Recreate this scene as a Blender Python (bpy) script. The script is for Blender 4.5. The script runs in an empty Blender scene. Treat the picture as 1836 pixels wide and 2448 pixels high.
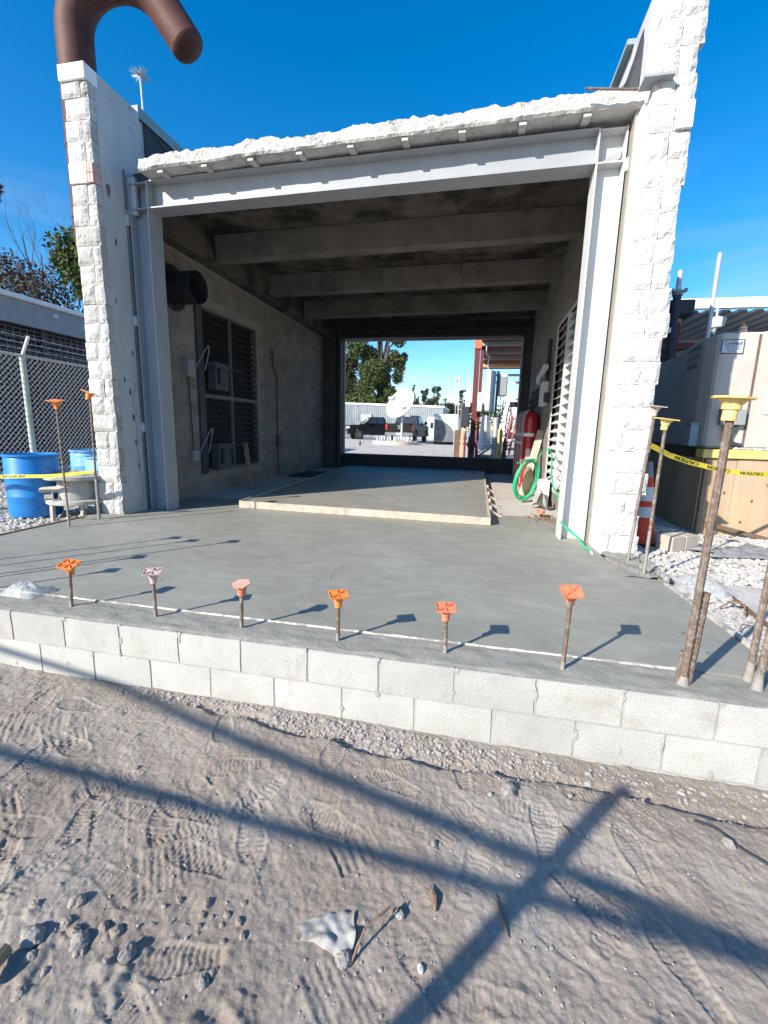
import bpy, math, random
import numpy as np
from mathutils import Vector, Matrix

# ---------------------------------------------------------------- camera, sky, sun, exposure
scene = bpy.context.scene
COL = scene.collection
cam_data = bpy.data.cameras.new('camera')
cam = bpy.data.objects.new('camera', cam_data)
COL.objects.link(cam)
cam_data.sensor_fit = 'HORIZONTAL'
cam_data.sensor_width = 36.0
cam_data.lens = 1066.23 / 1836.0 * 36.0
cam_data.clip_start = 0.05
cam_data.clip_end = 6000.0
_right = Vector((0.97816, 0.20646, 0.02396))
_down = Vector((0.06093, -0.17466, -0.98274))
_fwd = Vector((-0.19871, 0.96274, -0.18343))
_m = Matrix((_right, -_down, -_fwd)).transposed().to_4x4()
_m.translation = Vector((0.8611, -2.16015, 1.20663))
cam.matrix_world = _m
scene.camera = cam

SUN_EL = math.radians(28.0)
SUN_H = Vector((-0.634, -0.773, 0.0)).normalized()          # horizontal direction towards the sun
world = bpy.data.worlds.new('World')
scene.world = world
world.use_nodes = True
wn = world.node_tree.nodes
wl = world.node_tree.links
wn.clear()
w_out = wn.new('ShaderNodeOutputWorld')
w_bg = wn.new('ShaderNodeBackground')
w_sky = wn.new('ShaderNodeTexSky')
w_sky.sky_type = 'NISHITA'
w_sky.sun_disc = False
w_sky.sun_elevation = SUN_EL
w_sky.sun_rotation = math.atan2(SUN_H.x, SUN_H.y)
w_sky.altitude = 0.0
w_sky.air_density = 1.0
w_sky.dust_density = 0.4
w_sky.ozone_density = 3.0
w_hsv = wn.new('ShaderNodeHueSaturation')
w_hsv.inputs['Saturation'].default_value = 1.42
w_hsv.inputs['Value'].default_value = 1.35
w_bg.inputs['Strength'].default_value = 0.096
wl.new(w_sky.outputs[0], w_hsv.inputs['Color'])
w_tc = wn.new('ShaderNodeTexCoord'); w_sep = wn.new('ShaderNodeSeparateXYZ'); w_map = wn.new('ShaderNodeMapping')
w_map.inputs['Scale'].default_value = (1.0, 1.0, 5.5); w_map.inputs['Location'].default_value = (0.3, 0.1, 0.0)
w_noise = wn.new('ShaderNodeTexNoise'); w_noise.inputs['Scale'].default_value = 2.6; w_noise.inputs['Detail'].default_value = 7; w_noise.inputs['Distortion'].default_value = 0.6
w_r1 = wn.new('ShaderNodeMapRange'); w_r1.inputs['From Min'].default_value = 0.50; w_r1.inputs['From Max'].default_value = 0.78; w_r1.inputs['To Max'].default_value = 0.42
w_r2 = wn.new('ShaderNodeMapRange'); w_r2.inputs['From Min'].default_value = 0.45; w_r2.inputs['From Max'].default_value = 0.16
w_mul = wn.new('ShaderNodeMath'); w_mul.operation = 'MULTIPLY'
w_mix = wn.new('ShaderNodeMix'); w_mix.data_type = 'RGBA'; w_mix.inputs[7].default_value = (4.4, 4.7, 5.0, 1)
wl.new(w_tc.outputs['Generated'], w_sep.inputs[0]); wl.new(w_tc.outputs['Generated'], w_map.inputs['Vector']); wl.new(w_map.outputs[0], w_noise.inputs['Vector'])
wl.new(w_noise.outputs['Fac'], w_r1.inputs['Value']); wl.new(w_sep.outputs['Z'], w_r2.inputs['Value'])
wl.new(w_r1.outputs[0], w_mul.inputs[0]); wl.new(w_r2.outputs[0], w_mul.inputs[1]); wl.new(w_mul.outputs[0], w_mix.inputs['Factor'])
wl.new(w_hsv.outputs[0], w_mix.inputs[6]); wl.new(w_mix.outputs[2], w_bg.inputs['Color'])
wl.new(w_bg.outputs[0], w_out.inputs['Surface'])

sun_data = bpy.data.lights.new('sun', 'SUN')
sun_data.energy = 4.6
sun_data.angle = math.radians(0.53)
sun_data.color = (1.0, 0.925, 0.81)
sun = bpy.data.objects.new('sun', sun_data)
COL.objects.link(sun)
sun.location = (-20, -25, 20)
_sv = SUN_H * math.cos(SUN_EL) + Vector((0, 0, math.sin(SUN_EL)))
sun.rotation_euler = _sv.to_track_quat('Z', 'Y').to_euler()

scene.view_settings.view_transform = 'Standard'
scene.view_settings.look = 'None'
scene.view_settings.exposure = 0.85
scene.view_settings.gamma = 1.0
scene.view_settings.use_curve_mapping = False
scene.render.engine = 'CYCLES'
scene.cycles.max_bounces = 8
scene.cycles.diffuse_bounces = 4

rnd = random.Random(7)
nrng = np.random.default_rng(11)

# ---------------------------------------------------------------- materials
def hexc(r, g, b):
    return (r, g, b, 1.0)

def mat(name, c1, c2=None, scale=4.0, rough=0.8, bump=0.0, bscale=30.0, bdist=0.02, metal=0.0,
        spec=0.3, stain=None, sscale=1.3, sth=(0.5, 0.7), alpha=1.0, trans=0.0, objvar=0.0, vstretch=1.0,
        fine=0.0, world_space=True, streak=0.0):
    """Diffuse-ish surface: two noise-blended colours, an optional stain colour, a noise relief."""
    m = bpy.data.materials.new(name)
    m.use_nodes = True
    nt = m.node_tree
    N, L = nt.nodes, nt.links
    bs = N['Principled BSDF']
    bs.inputs['Roughness'].default_value = rough
    bs.inputs['Metallic'].default_value = metal
    bs.inputs['Specular IOR Level'].default_value = spec
    if trans:
        bs.inputs['Transmission Weight'].default_value = trans
    if alpha < 1:
        bs.inputs['Alpha'].default_value = alpha
    if world_space:
        g = N.new('ShaderNodeNewGeometry')
        src = g.outputs['Position']
    else:
        g = N.new('ShaderNodeTexCoord')
        src = g.outputs['Object']
    mp = N.new('ShaderNodeMapping')
    mp.inputs['Scale'].default_value = (1, 1, vstretch)
    L.new(src, mp.inputs['Vector'])
    vec = mp.outputs['Vector']
    if c2 is None:
        c2 = tuple(min(1, x * 1.15) for x in c1)
    n1 = N.new('ShaderNodeTexNoise')
    n1.inputs['Scale'].default_value = scale
    n1.inputs['Detail'].default_value = 8
    n1.inputs['Roughness'].default_value = 0.62
    L.new(vec, n1.inputs['Vector'])
    r1 = N.new('ShaderNodeValToRGB')
    r1.color_ramp.elements[0].position = 0.32
    r1.color_ramp.elements[0].color = (*c1, 1)
    r1.color_ramp.elements[1].position = 0.68
    r1.color_ramp.elements[1].color = (*c2, 1)
    L.new(n1.outputs['Fac'], r1.inputs['Fac'])
    colr = r1.outputs['Color']
    if fine > 0:
        n3 = N.new('ShaderNodeTexNoise')
        n3.inputs['Scale'].default_value = 140
        n3.inputs['Detail'].default_value = 3
        L.new(src, n3.inputs['Vector'])
        mm = N.new('ShaderNodeMix'); mm.data_type = 'RGBA'; mm.blend_type = 'OVERLAY'
        mm.inputs['Factor'].default_value = fine
        L.new(colr, mm.inputs[6]); L.new(n3.outputs['Fac'], mm.inputs[7])
        colr = mm.outputs[2]
    if streak > 0:
        ms = N.new('ShaderNodeMapping'); ms.inputs['Scale'].default_value = (0.8, 1.3, 1); ms.inputs['Rotation'].default_value = (0, 0, 0.5)
        L.new(src, ms.inputs['Vector'])
        ns = N.new('ShaderNodeTexNoise'); ns.inputs['Scale'].default_value = 1.6; ns.inputs['Detail'].default_value = 5; ns.inputs['Distortion'].default_value = 3.5
        L.new(ms.outputs[0], ns.inputs['Vector'])
        rs_ = N.new('ShaderNodeMapRange'); rs_.inputs['From Min'].default_value = 0.35; rs_.inputs['From Max'].default_value = 0.65
        rs_.inputs['To Min'].default_value = 1 - streak; rs_.inputs['To Max'].default_value = 1 + streak
        L.new(ns.outputs['Fac'], rs_.inputs['Value'])
        sv = N.new('ShaderNodeVectorMath'); sv.operation = 'SCALE'
        L.new(colr, sv.inputs[0]); L.new(rs_.outputs[0], sv.inputs['Scale']); colr = sv.outputs[0]
    if stain is not None:
        n2 = N.new('ShaderNodeTexNoise')
        n2.inputs['Scale'].default_value = sscale
        n2.inputs['Detail'].default_value = 10
        n2.inputs['Roughness'].default_value = 0.7
        L.new(vec, n2.inputs['Vector'])
        r2 = N.new('ShaderNodeMapRange')
        r2.inputs['From Min'].default_value = sth[0]
        r2.inputs['From Max'].default_value = sth[1]
        L.new(n2.outputs['Fac'], r2.inputs['Value'])
        mx = N.new('ShaderNodeMix'); mx.data_type = 'RGBA'
        L.new(r2.outputs[0], mx.inputs['Factor'])
        L.new(colr, mx.inputs[6])
        mx.inputs[7].default_value = (*stain, 1)
        colr = mx.outputs[2]
    if objvar > 0:
        oi = N.new('ShaderNodeObjectInfo')
        mr = N.new('ShaderNodeMapRange')
        mr.inputs['To Min'].default_value = 1 - objvar
        mr.inputs['To Max'].default_value = 1 + objvar * 0.6
        L.new(oi.outputs['Random'], mr.inputs['Value'])
        mv = N.new('ShaderNodeVectorMath'); mv.operation = 'SCALE'
        L.new(colr, mv.inputs[0]); L.new(mr.outputs[0], mv.inputs['Scale'])
        colr = mv.outputs[0]
    L.new(colr, bs.inputs['Base Color'])
    if bump > 0:
        nb = N.new('ShaderNodeTexNoise')
        nb.inputs['Scale'].default_value = bscale
        nb.inputs['Detail'].default_value = 7
        nb.inputs['Roughness'].default_value = 0.65
        L.new(src, nb.inputs['Vector'])
        bp = N.new('ShaderNodeBump')
        bp.inputs['Strength'].default_value = bump
        bp.inputs['Distance'].default_value = bdist
        L.new(nb.outputs['Fac'], bp.inputs['Height'])
        L.new(bp.outputs['Normal'], bs.inputs['Normal'])
    return m

M = {}
M['dirt'] = mat('dirt', (0.24, 0.20, 0.163), (0.315, 0.274, 0.233), 1.7, 0.95, 0.5, 90, 0.007, stain=(0.305, 0.277, 0.244), sscale=2.0, sth=(0.46, 0.66), fine=0.35)
M['dirt_far'] = mat('dirt_far', (0.235, 0.205, 0.18), (0.30, 0.27, 0.245), 1.2, 0.95, 0.6, 30, 0.03)
M['stone'] = mat('stone', (0.22, 0.205, 0.19), (0.33, 0.31, 0.29), 30, 0.95, 0.6, 120, 0.006, objvar=0.25)
M['pebble'] = mat('pebble', (0.25, 0.23, 0.21), (0.38, 0.355, 0.33), 25, 0.95, 0.0)
M['gravel_white'] = mat('gravel_white', (0.34, 0.325, 0.30), (0.56, 0.54, 0.51), 22, 0.9, 0.0)
M['gravel_grey'] = mat('gravel_grey', (0.34, 0.33, 0.31), (0.58, 0.56, 0.53), 22, 0.9, 0.0)
M['gravel_base'] = mat('gravel_base', (0.36, 0.34, 0.31), (0.50, 0.48, 0.45), 14, 0.95, 1.0, 40, 0.03)
M['yard'] = mat('yard', (0.42, 0.385, 0.345), (0.56, 0.52, 0.475), 3.0, 0.95, 0.8, 12, 0.05, stain=(0.34, 0.305, 0.27), sscale=1.2, sth=(0.5, 0.7))
M['slab'] = mat('slab', (0.242, 0.240, 0.205), (0.292, 0.289, 0.250), 0.9, 0.62, 0.16, 9, 0.02, spec=0.35, stain=(0.340, 0.336, 0.295), sscale=0.75, sth=(0.52, 0.80), fine=0.12, streak=0.09)
M['slab_scrape'] = mat('slab_scrape', (0.30, 0.293, 0.265), (0.38, 0.372, 0.34), 30, 0.7, 0.2, 40, 0.004)
M['pad'] = mat('pad', (0.25, 0.238, 0.20), (0.30, 0.287, 0.245), 1.4, 0.55, 0.12, 12, 0.015, spec=0.35, fine=0.12, streak=0.08)
M['rough_conc'] = mat('rough_conc', (0.232, 0.229, 0.198), (0.295, 0.291, 0.255), 5, 0.85, 0.6, 45, 0.010, fine=0.25, stain=(0.33, 0.325, 0.29), sscale=6, sth=(0.55, 0.7))
M['old_floor'] = mat('old_floor', (0.42, 0.39, 0.36), (0.58, 0.55, 0.51), 3, 0.85, 0.3, 25, 0.01, stain=(0.30, 0.27, 0.24), sscale=3, sth=(0.55, 0.75))
M['cmu'] = mat('cmu', (0.375, 0.368, 0.345), (0.465, 0.457, 0.432), 3.0, 0.92, 0.6, 95, 0.008, objvar=0.10, fine=0.3, stain=(0.33, 0.305, 0.27), sscale=3.6, sth=(0.56, 0.76))
M['mortar'] = mat('mortar', (0.30, 0.30, 0.285), (0.37, 0.37, 0.355), 6, 0.95, 0.6, 100, 0.008)
M['strip'] = mat('strip', (0.44, 0.415, 0.365), (0.60, 0.57, 0.51), 12, 0.9, 0.5, 60, 0.01, stain=(0.25, 0.245, 0.225), sscale=9, sth=(0.46, 0.56))
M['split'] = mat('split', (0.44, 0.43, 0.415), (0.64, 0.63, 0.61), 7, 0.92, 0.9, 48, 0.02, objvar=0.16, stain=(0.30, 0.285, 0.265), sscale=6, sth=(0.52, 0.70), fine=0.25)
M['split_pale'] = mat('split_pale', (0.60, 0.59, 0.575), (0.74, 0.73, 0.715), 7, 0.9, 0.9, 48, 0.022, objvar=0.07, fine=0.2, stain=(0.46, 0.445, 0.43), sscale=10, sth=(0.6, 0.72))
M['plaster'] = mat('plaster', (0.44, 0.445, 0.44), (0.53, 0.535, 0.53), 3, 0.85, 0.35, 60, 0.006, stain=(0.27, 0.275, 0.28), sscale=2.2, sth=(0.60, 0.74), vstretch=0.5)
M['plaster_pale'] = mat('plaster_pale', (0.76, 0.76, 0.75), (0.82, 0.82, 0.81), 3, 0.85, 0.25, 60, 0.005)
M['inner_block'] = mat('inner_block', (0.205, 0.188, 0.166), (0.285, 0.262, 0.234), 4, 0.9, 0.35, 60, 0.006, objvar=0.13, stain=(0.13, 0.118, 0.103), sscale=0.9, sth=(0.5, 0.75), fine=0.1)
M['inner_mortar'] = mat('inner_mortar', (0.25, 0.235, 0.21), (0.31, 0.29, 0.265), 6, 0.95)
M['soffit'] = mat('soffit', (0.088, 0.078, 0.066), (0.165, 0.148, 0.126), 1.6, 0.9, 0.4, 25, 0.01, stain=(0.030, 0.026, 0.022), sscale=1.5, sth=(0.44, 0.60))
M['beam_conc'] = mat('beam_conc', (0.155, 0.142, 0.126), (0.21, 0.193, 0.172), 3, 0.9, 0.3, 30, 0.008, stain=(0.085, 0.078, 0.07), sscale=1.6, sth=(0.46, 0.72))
M['roof_edge'] = mat('roof_edge', (0.48, 0.465, 0.44), (0.68, 0.665, 0.64), 6, 0.95, 1.0, 28, 0.03, stain=(0.25, 0.235, 0.215), sscale=7, sth=(0.55, 0.68), fine=0.2)
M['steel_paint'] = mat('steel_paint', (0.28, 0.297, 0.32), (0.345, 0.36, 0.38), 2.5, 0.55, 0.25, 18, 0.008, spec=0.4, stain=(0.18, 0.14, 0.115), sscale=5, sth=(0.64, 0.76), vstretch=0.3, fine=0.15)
M['steel_sunlit'] = mat('steel_sunlit', (0.50, 0.51, 0.515), (0.58, 0.59, 0.595), 2.5, 0.55, 0.2, 18, 0.006, spec=0.4, stain=(0.36, 0.33, 0.30), sscale=6, sth=(0.68, 0.78), vstretch=0.35, fine=0.12)  # lighter copy of the portal steel: sunlight on the right column painted in
M['dark_steel'] = mat('dark_steel', (0.045, 0.05, 0.06), (0.075, 0.08, 0.09), 3, 0.6, 0.1, 20, 0.005)
M['membrane'] = mat('membrane', (0.035, 0.036, 0.042), (0.07, 0.07, 0.08), 4, 0.7, 0.4, 8, 0.02)
M['coping'] = mat('coping', (0.20, 0.30, 0.34), (0.26, 0.36, 0.40), 3, 0.5)
M['rust_pipe'] = mat('rust_pipe', (0.060, 0.022, 0.019), (0.105, 0.042, 0.034), 2.2, 0.65, 0.3, 14, 0.008, spec=0.35, stain=(0.19, 0.115, 0.09), sscale=3.2, sth=(0.58, 0.76), fine=0.15)
M['pipe_dark'] = mat('pipe_dark', (0.018, 0.018, 0.022), (0.032, 0.030, 0.032), 3, 0.6)
M['soot'] = mat('soot', (0.012, 0.012, 0.012), (0.02, 0.02, 0.02), 3, 0.95)
M['brick_red'] = mat('brick_red', (0.52, 0.33, 0.29), (0.62, 0.44, 0.40), 12, 0.9, 0.4, 60, 0.006)
M['brick_white'] = mat('brick_white', (0.74, 0.70, 0.66), (0.82, 0.78, 0.74), 5, 0.85, 0.1, 60, 0.004)
M['rebar'] = mat('rebar', (0.13, 0.095, 0.075), (0.23, 0.17, 0.135), 40, 0.75, 0.2, 100, 0.002, metal=0.3, stain=(0.34, 0.31, 0.28), sscale=22, sth=(0.50, 0.66))
M['rebar_cement'] = mat('rebar_cement', (0.21, 0.195, 0.18), (0.32, 0.30, 0.28), 40, 0.9, 0.4, 90, 0.004)
M['cap_orange'] = mat('cap_orange', (0.74, 0.20, 0.04), (0.84, 0.28, 0.07), 30, 0.5, spec=0.4, world_space=False)
M['cap_red'] = mat('cap_red', (0.62, 0.17, 0.08), (0.72, 0.25, 0.14), 30, 0.55, spec=0.4, world_space=False)
M['cap_faded'] = mat('cap_faded', (0.50, 0.36, 0.33), (0.58, 0.45, 0.41), 40, 0.8, world_space=False)
M['cap_dusty'] = mat('cap_dusty', (0.48, 0.28, 0.21), (0.56, 0.36, 0.29), 40, 0.8, world_space=False)
M['cap_yellow'] = mat('cap_yellow', (0.74, 0.48, 0.14), (0.80, 0.57, 0.24), 30, 0.55, spec=0.35, world_space=False)
M['lumber'] = mat('lumber', (0.42, 0.335, 0.26), (0.56, 0.465, 0.375), 9, 0.85, 0.3, 40, 0.006, stain=(0.33, 0.30, 0.265), sscale=7, sth=(0.48, 0.62))
M['lumber_dark'] = mat('lumber_dark', (0.22, 0.16, 0.11), (0.30, 0.23, 0.16), 9, 0.85)
M['plywood'] = mat('plywood', (0.40, 0.275, 0.17), (0.54, 0.40, 0.27), 2.4, 0.85, 0.2, 50, 0.004, stain=(0.33, 0.27, 0.21), sscale=3.2, sth=(0.48, 0.72), vstretch=0.22, fine=0.2)
M['knot'] = mat('knot', (0.16, 0.09, 0.05), (0.22, 0.13, 0.08), 30, 0.85)
M['hose_green'] = mat('hose_green', (0.015, 0.33, 0.15), (0.03, 0.42, 0.20), 8, 0.4, spec=0.5)
M['red_gloss'] = mat('red_gloss', (0.32, 0.008, 0.014), (0.38, 0.014, 0.02), 3, 0.35, spec=0.5)
M['red_oxide'] = mat('red_oxide', (0.12, 0.030, 0.028), (0.17, 0.045, 0.04), 4, 0.7)
M['orange_steel'] = mat('orange_steel', (0.52, 0.13, 0.06), (0.60, 0.18, 0.09), 4, 0.6)
M['white'] = mat('white', (0.74, 0.74, 0.72), (0.82, 0.82, 0.80), 4, 0.55)
M['white_gloss'] = mat('white_gloss', (0.80, 0.80, 0.79), (0.84, 0.84, 0.83), 2, 0.35, spec=0.4)
M['grey'] = mat('grey', (0.24, 0.25, 0.26), (0.31, 0.32, 0.33), 4, 0.6)
M['grey_light'] = mat('grey_light', (0.46, 0.47, 0.48), (0.56, 0.57, 0.58), 4, 0.6)
M['galv'] = mat('galv', (0.42, 0.44, 0.45), (0.56, 0.58, 0.59), 14, 0.5, metal=0.35, spec=0.5)
M['wire'] = mat('wire', (0.45, 0.46, 0.47), (0.58, 0.59, 0.60), 14, 0.55, metal=0.2)
M['post_green'] = mat('post_green', (0.35, 0.42, 0.36), (0.45, 0.52, 0.45), 8, 0.7, stain=(0.55, 0.55, 0.50), sscale=6, sth=(0.5, 0.7))
M['black'] = mat('black', (0.015, 0.015, 0.016), (0.03, 0.03, 0.032), 5, 0.6)
M['black_paint'] = mat('black_paint', (0.006, 0.007, 0.009), (0.010, 0.011, 0.013), 2, 0.45, spec=0.2)
M['glass_dark'] = mat('glass_dark', (0.02, 0.025, 0.03), (0.03, 0.035, 0.04), 2, 0.08, spec=0.8)
M['tyre'] = mat('tyre', (0.02, 0.02, 0.02), (0.035, 0.035, 0.035), 20, 0.9)
M['chrome'] = mat('chrome', (0.55, 0.56, 0.57), (0.65, 0.66, 0.67), 4, 0.25, metal=0.9)
M['tail_red'] = mat('tail_red', (0.55, 0.03, 0.03), (0.65, 0.06, 0.05), 4, 0.3, spec=0.5)
M['drum_blue'] = mat('drum_blue', (0.010, 0.17, 0.50), (0.018, 0.22, 0.58), 2.2, 0.42, 0.05, 20, 0.004, spec=0.5, stain=(0.30, 0.40, 0.48), sscale=6, sth=(0.62, 0.74), fine=0.1)
M['drum_pale'] = mat('drum_pale', (0.12, 0.36, 0.64), (0.22, 0.46, 0.70), 3, 0.5, stain=(0.55, 0.62, 0.66), sscale=4, sth=(0.56, 0.66))
M['cement_crust'] = mat('cement_crust', (0.34, 0.325, 0.30), (0.48, 0.46, 0.43), 7, 0.95, 0.6, 50, 0.01, stain=(0.26, 0.25, 0.23), sscale=5, sth=(0.5, 0.65))
M['tape'] = mat('tape', (0.78, 0.60, 0.02), (0.84, 0.66, 0.04), 5, 0.45, spec=0.4)
M['ink'] = mat('ink', (0.02, 0.02, 0.02), (0.03, 0.03, 0.03), 5, 0.6)
M['ink_red'] = mat('ink_red', (0.13, 0.055, 0.05), (0.17, 0.08, 0.07), 5, 0.8)
M['tank'] = mat('tank', (0.45, 0.415, 0.38), (0.52, 0.485, 0.445), 3, 0.85, 0.3, 90, 0.005, stain=(0.40, 0.365, 0.335), sscale=1.2, sth=(0.5, 0.8))
M['sign_blue'] = mat('sign_blue', (0.50, 0.54, 0.62), (0.56, 0.60, 0.68), 4, 0.6)
M['cone_orange'] = mat('cone_orange', (0.66, 0.045, 0.015), (0.74, 0.07, 0.03), 4, 0.55)
M['cone_band'] = mat('cone_band', (0.55, 0.56, 0.56), (0.66, 0.67, 0.67), 6, 0.45)
M['tan_block'] = mat('tan_block', (0.42, 0.355, 0.30), (0.50, 0.43, 0.365), 8, 0.9, 0.4, 70, 0.006)
M['paper'] = mat('paper', (0.30, 0.29, 0.27), (0.42, 0.41, 0.385), 12, 0.75, 0.3, 30, 0.01, stain=(0.24, 0.225, 0.20), sscale=14, sth=(0.48, 0.62))
M['film'] = mat('film', (0.55, 0.58, 0.59), (0.66, 0.68, 0.69), 6, 0.25, spec=0.6, alpha=0.42)
M['tarp'] = mat('tarp', (0.17, 0.17, 0.175), (0.26, 0.26, 0.265), 8, 0.8, 0.3, 25, 0.01)
M['wood_twig'] = mat('wood_twig', (0.16, 0.10, 0.07), (0.26, 0.18, 0.13), 30, 0.9)
M['bark'] = mat('bark', (0.06, 0.048, 0.042), (0.10, 0.082, 0.07), 6, 0.95)
M['bark_pale'] = mat('bark_pale', (0.12, 0.10, 0.085), (0.17, 0.145, 0.125), 6, 0.95)
M['sheet_pale'] = mat('sheet_pale', (0.26, 0.29, 0.31), (0.31, 0.34, 0.36), 0.8, 0.5, spec=0.4)
M['panel_dark'] = mat('panel_dark', (0.030, 0.034, 0.045), (0.05, 0.055, 0.068), 3, 0.7)
M['panel_grey'] = mat('panel_grey', (0.12, 0.125, 0.135), (0.17, 0.175, 0.185), 3, 0.7)
M['wood_post'] = mat('wood_post', (0.52, 0.33, 0.17), (0.64, 0.45, 0.27), 8, 0.85)
M['wood_brown'] = mat('wood_brown', (0.13, 0.085, 0.06), (0.18, 0.12, 0.09), 8, 0.85)
M['bollard'] = mat('bollard', (0.62, 0.46, 0.12), (0.72, 0.56, 0.22), 4, 0.6)
M['ring'] = mat('ring', (0.52, 0.42, 0.33), (0.62, 0.52, 0.42), 3, 0.9)

def leaf_mat(name, cols, rough=0.7):
    m = bpy.data.materials.new(name); m.use_nodes = True
    N, L = m.node_tree.nodes, m.node_tree.links
    bs = N['Principled BSDF']; bs.inputs['Roughness'].default_value = rough
    bs.inputs['Specular IOR Level'].default_value = 0.2
    g = N.new('ShaderNodeNewGeometry')
    n = N.new('ShaderNodeTexNoise'); n.inputs['Scale'].default_value = 0.9; n.inputs['Detail'].default_value = 6
    L.new(g.outputs['Position'], n.inputs['Vector'])
    ad = N.new('ShaderNodeMath'); ad.operation = 'MULTIPLY_ADD'
    L.new(g.outputs['Random Per Island'], ad.inputs[0]); ad.inputs[1].default_value = 0.5
    L.new(n.outputs['Fac'], ad.inputs[2])
    r = N.new('ShaderNodeValToRGB'); e = r.color_ramp.elements
    e[0].position = 0.35; e[0].color = (*cols[0], 1); e[1].position = 1.05 if len(cols) == 2 else 0.75; e[1].color = (*cols[1], 1)
    if len(cols) > 2:
        k = e.new(1.0); k.color = (*cols[2], 1)
    L.new(ad.outputs[0], r.inputs['Fac']); L.new(r.outputs['Color'], bs.inputs['Base Color'])
    return m
M['leaf_oak'] = leaf_mat('leaf_oak', [(0.022, 0.042, 0.014), (0.058, 0.090, 0.028), (0.11, 0.10, 0.035)])
M['leaf_dark'] = leaf_mat('leaf_dark', [(0.015, 0.024, 0.012), (0.040, 0.052, 0.022), (0.075, 0.06, 0.03)])
M['leaf_pine'] = leaf_mat('leaf_pine', [(0.030, 0.052, 0.015), (0.075, 0.105, 0.028), (0.12, 0.13, 0.05)])
M['leaf_far'] = leaf_mat('leaf_far', [(0.035, 0.055, 0.035), (0.065, 0.09, 0.055)])
M['leaf_brown'] = leaf_mat('leaf_brown', [(0.040, 0.030, 0.024), (0.075, 0.058, 0.045), (0.11, 0.085, 0.06)])
M['leaf_grey'] = leaf_mat('leaf_grey', [(0.13, 0.14, 0.12), (0.22, 0.23, 0.20)])

# ---------------------------------------------------------------- mesh helpers
OFF = {}                      # world offset of each thing's origin

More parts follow.
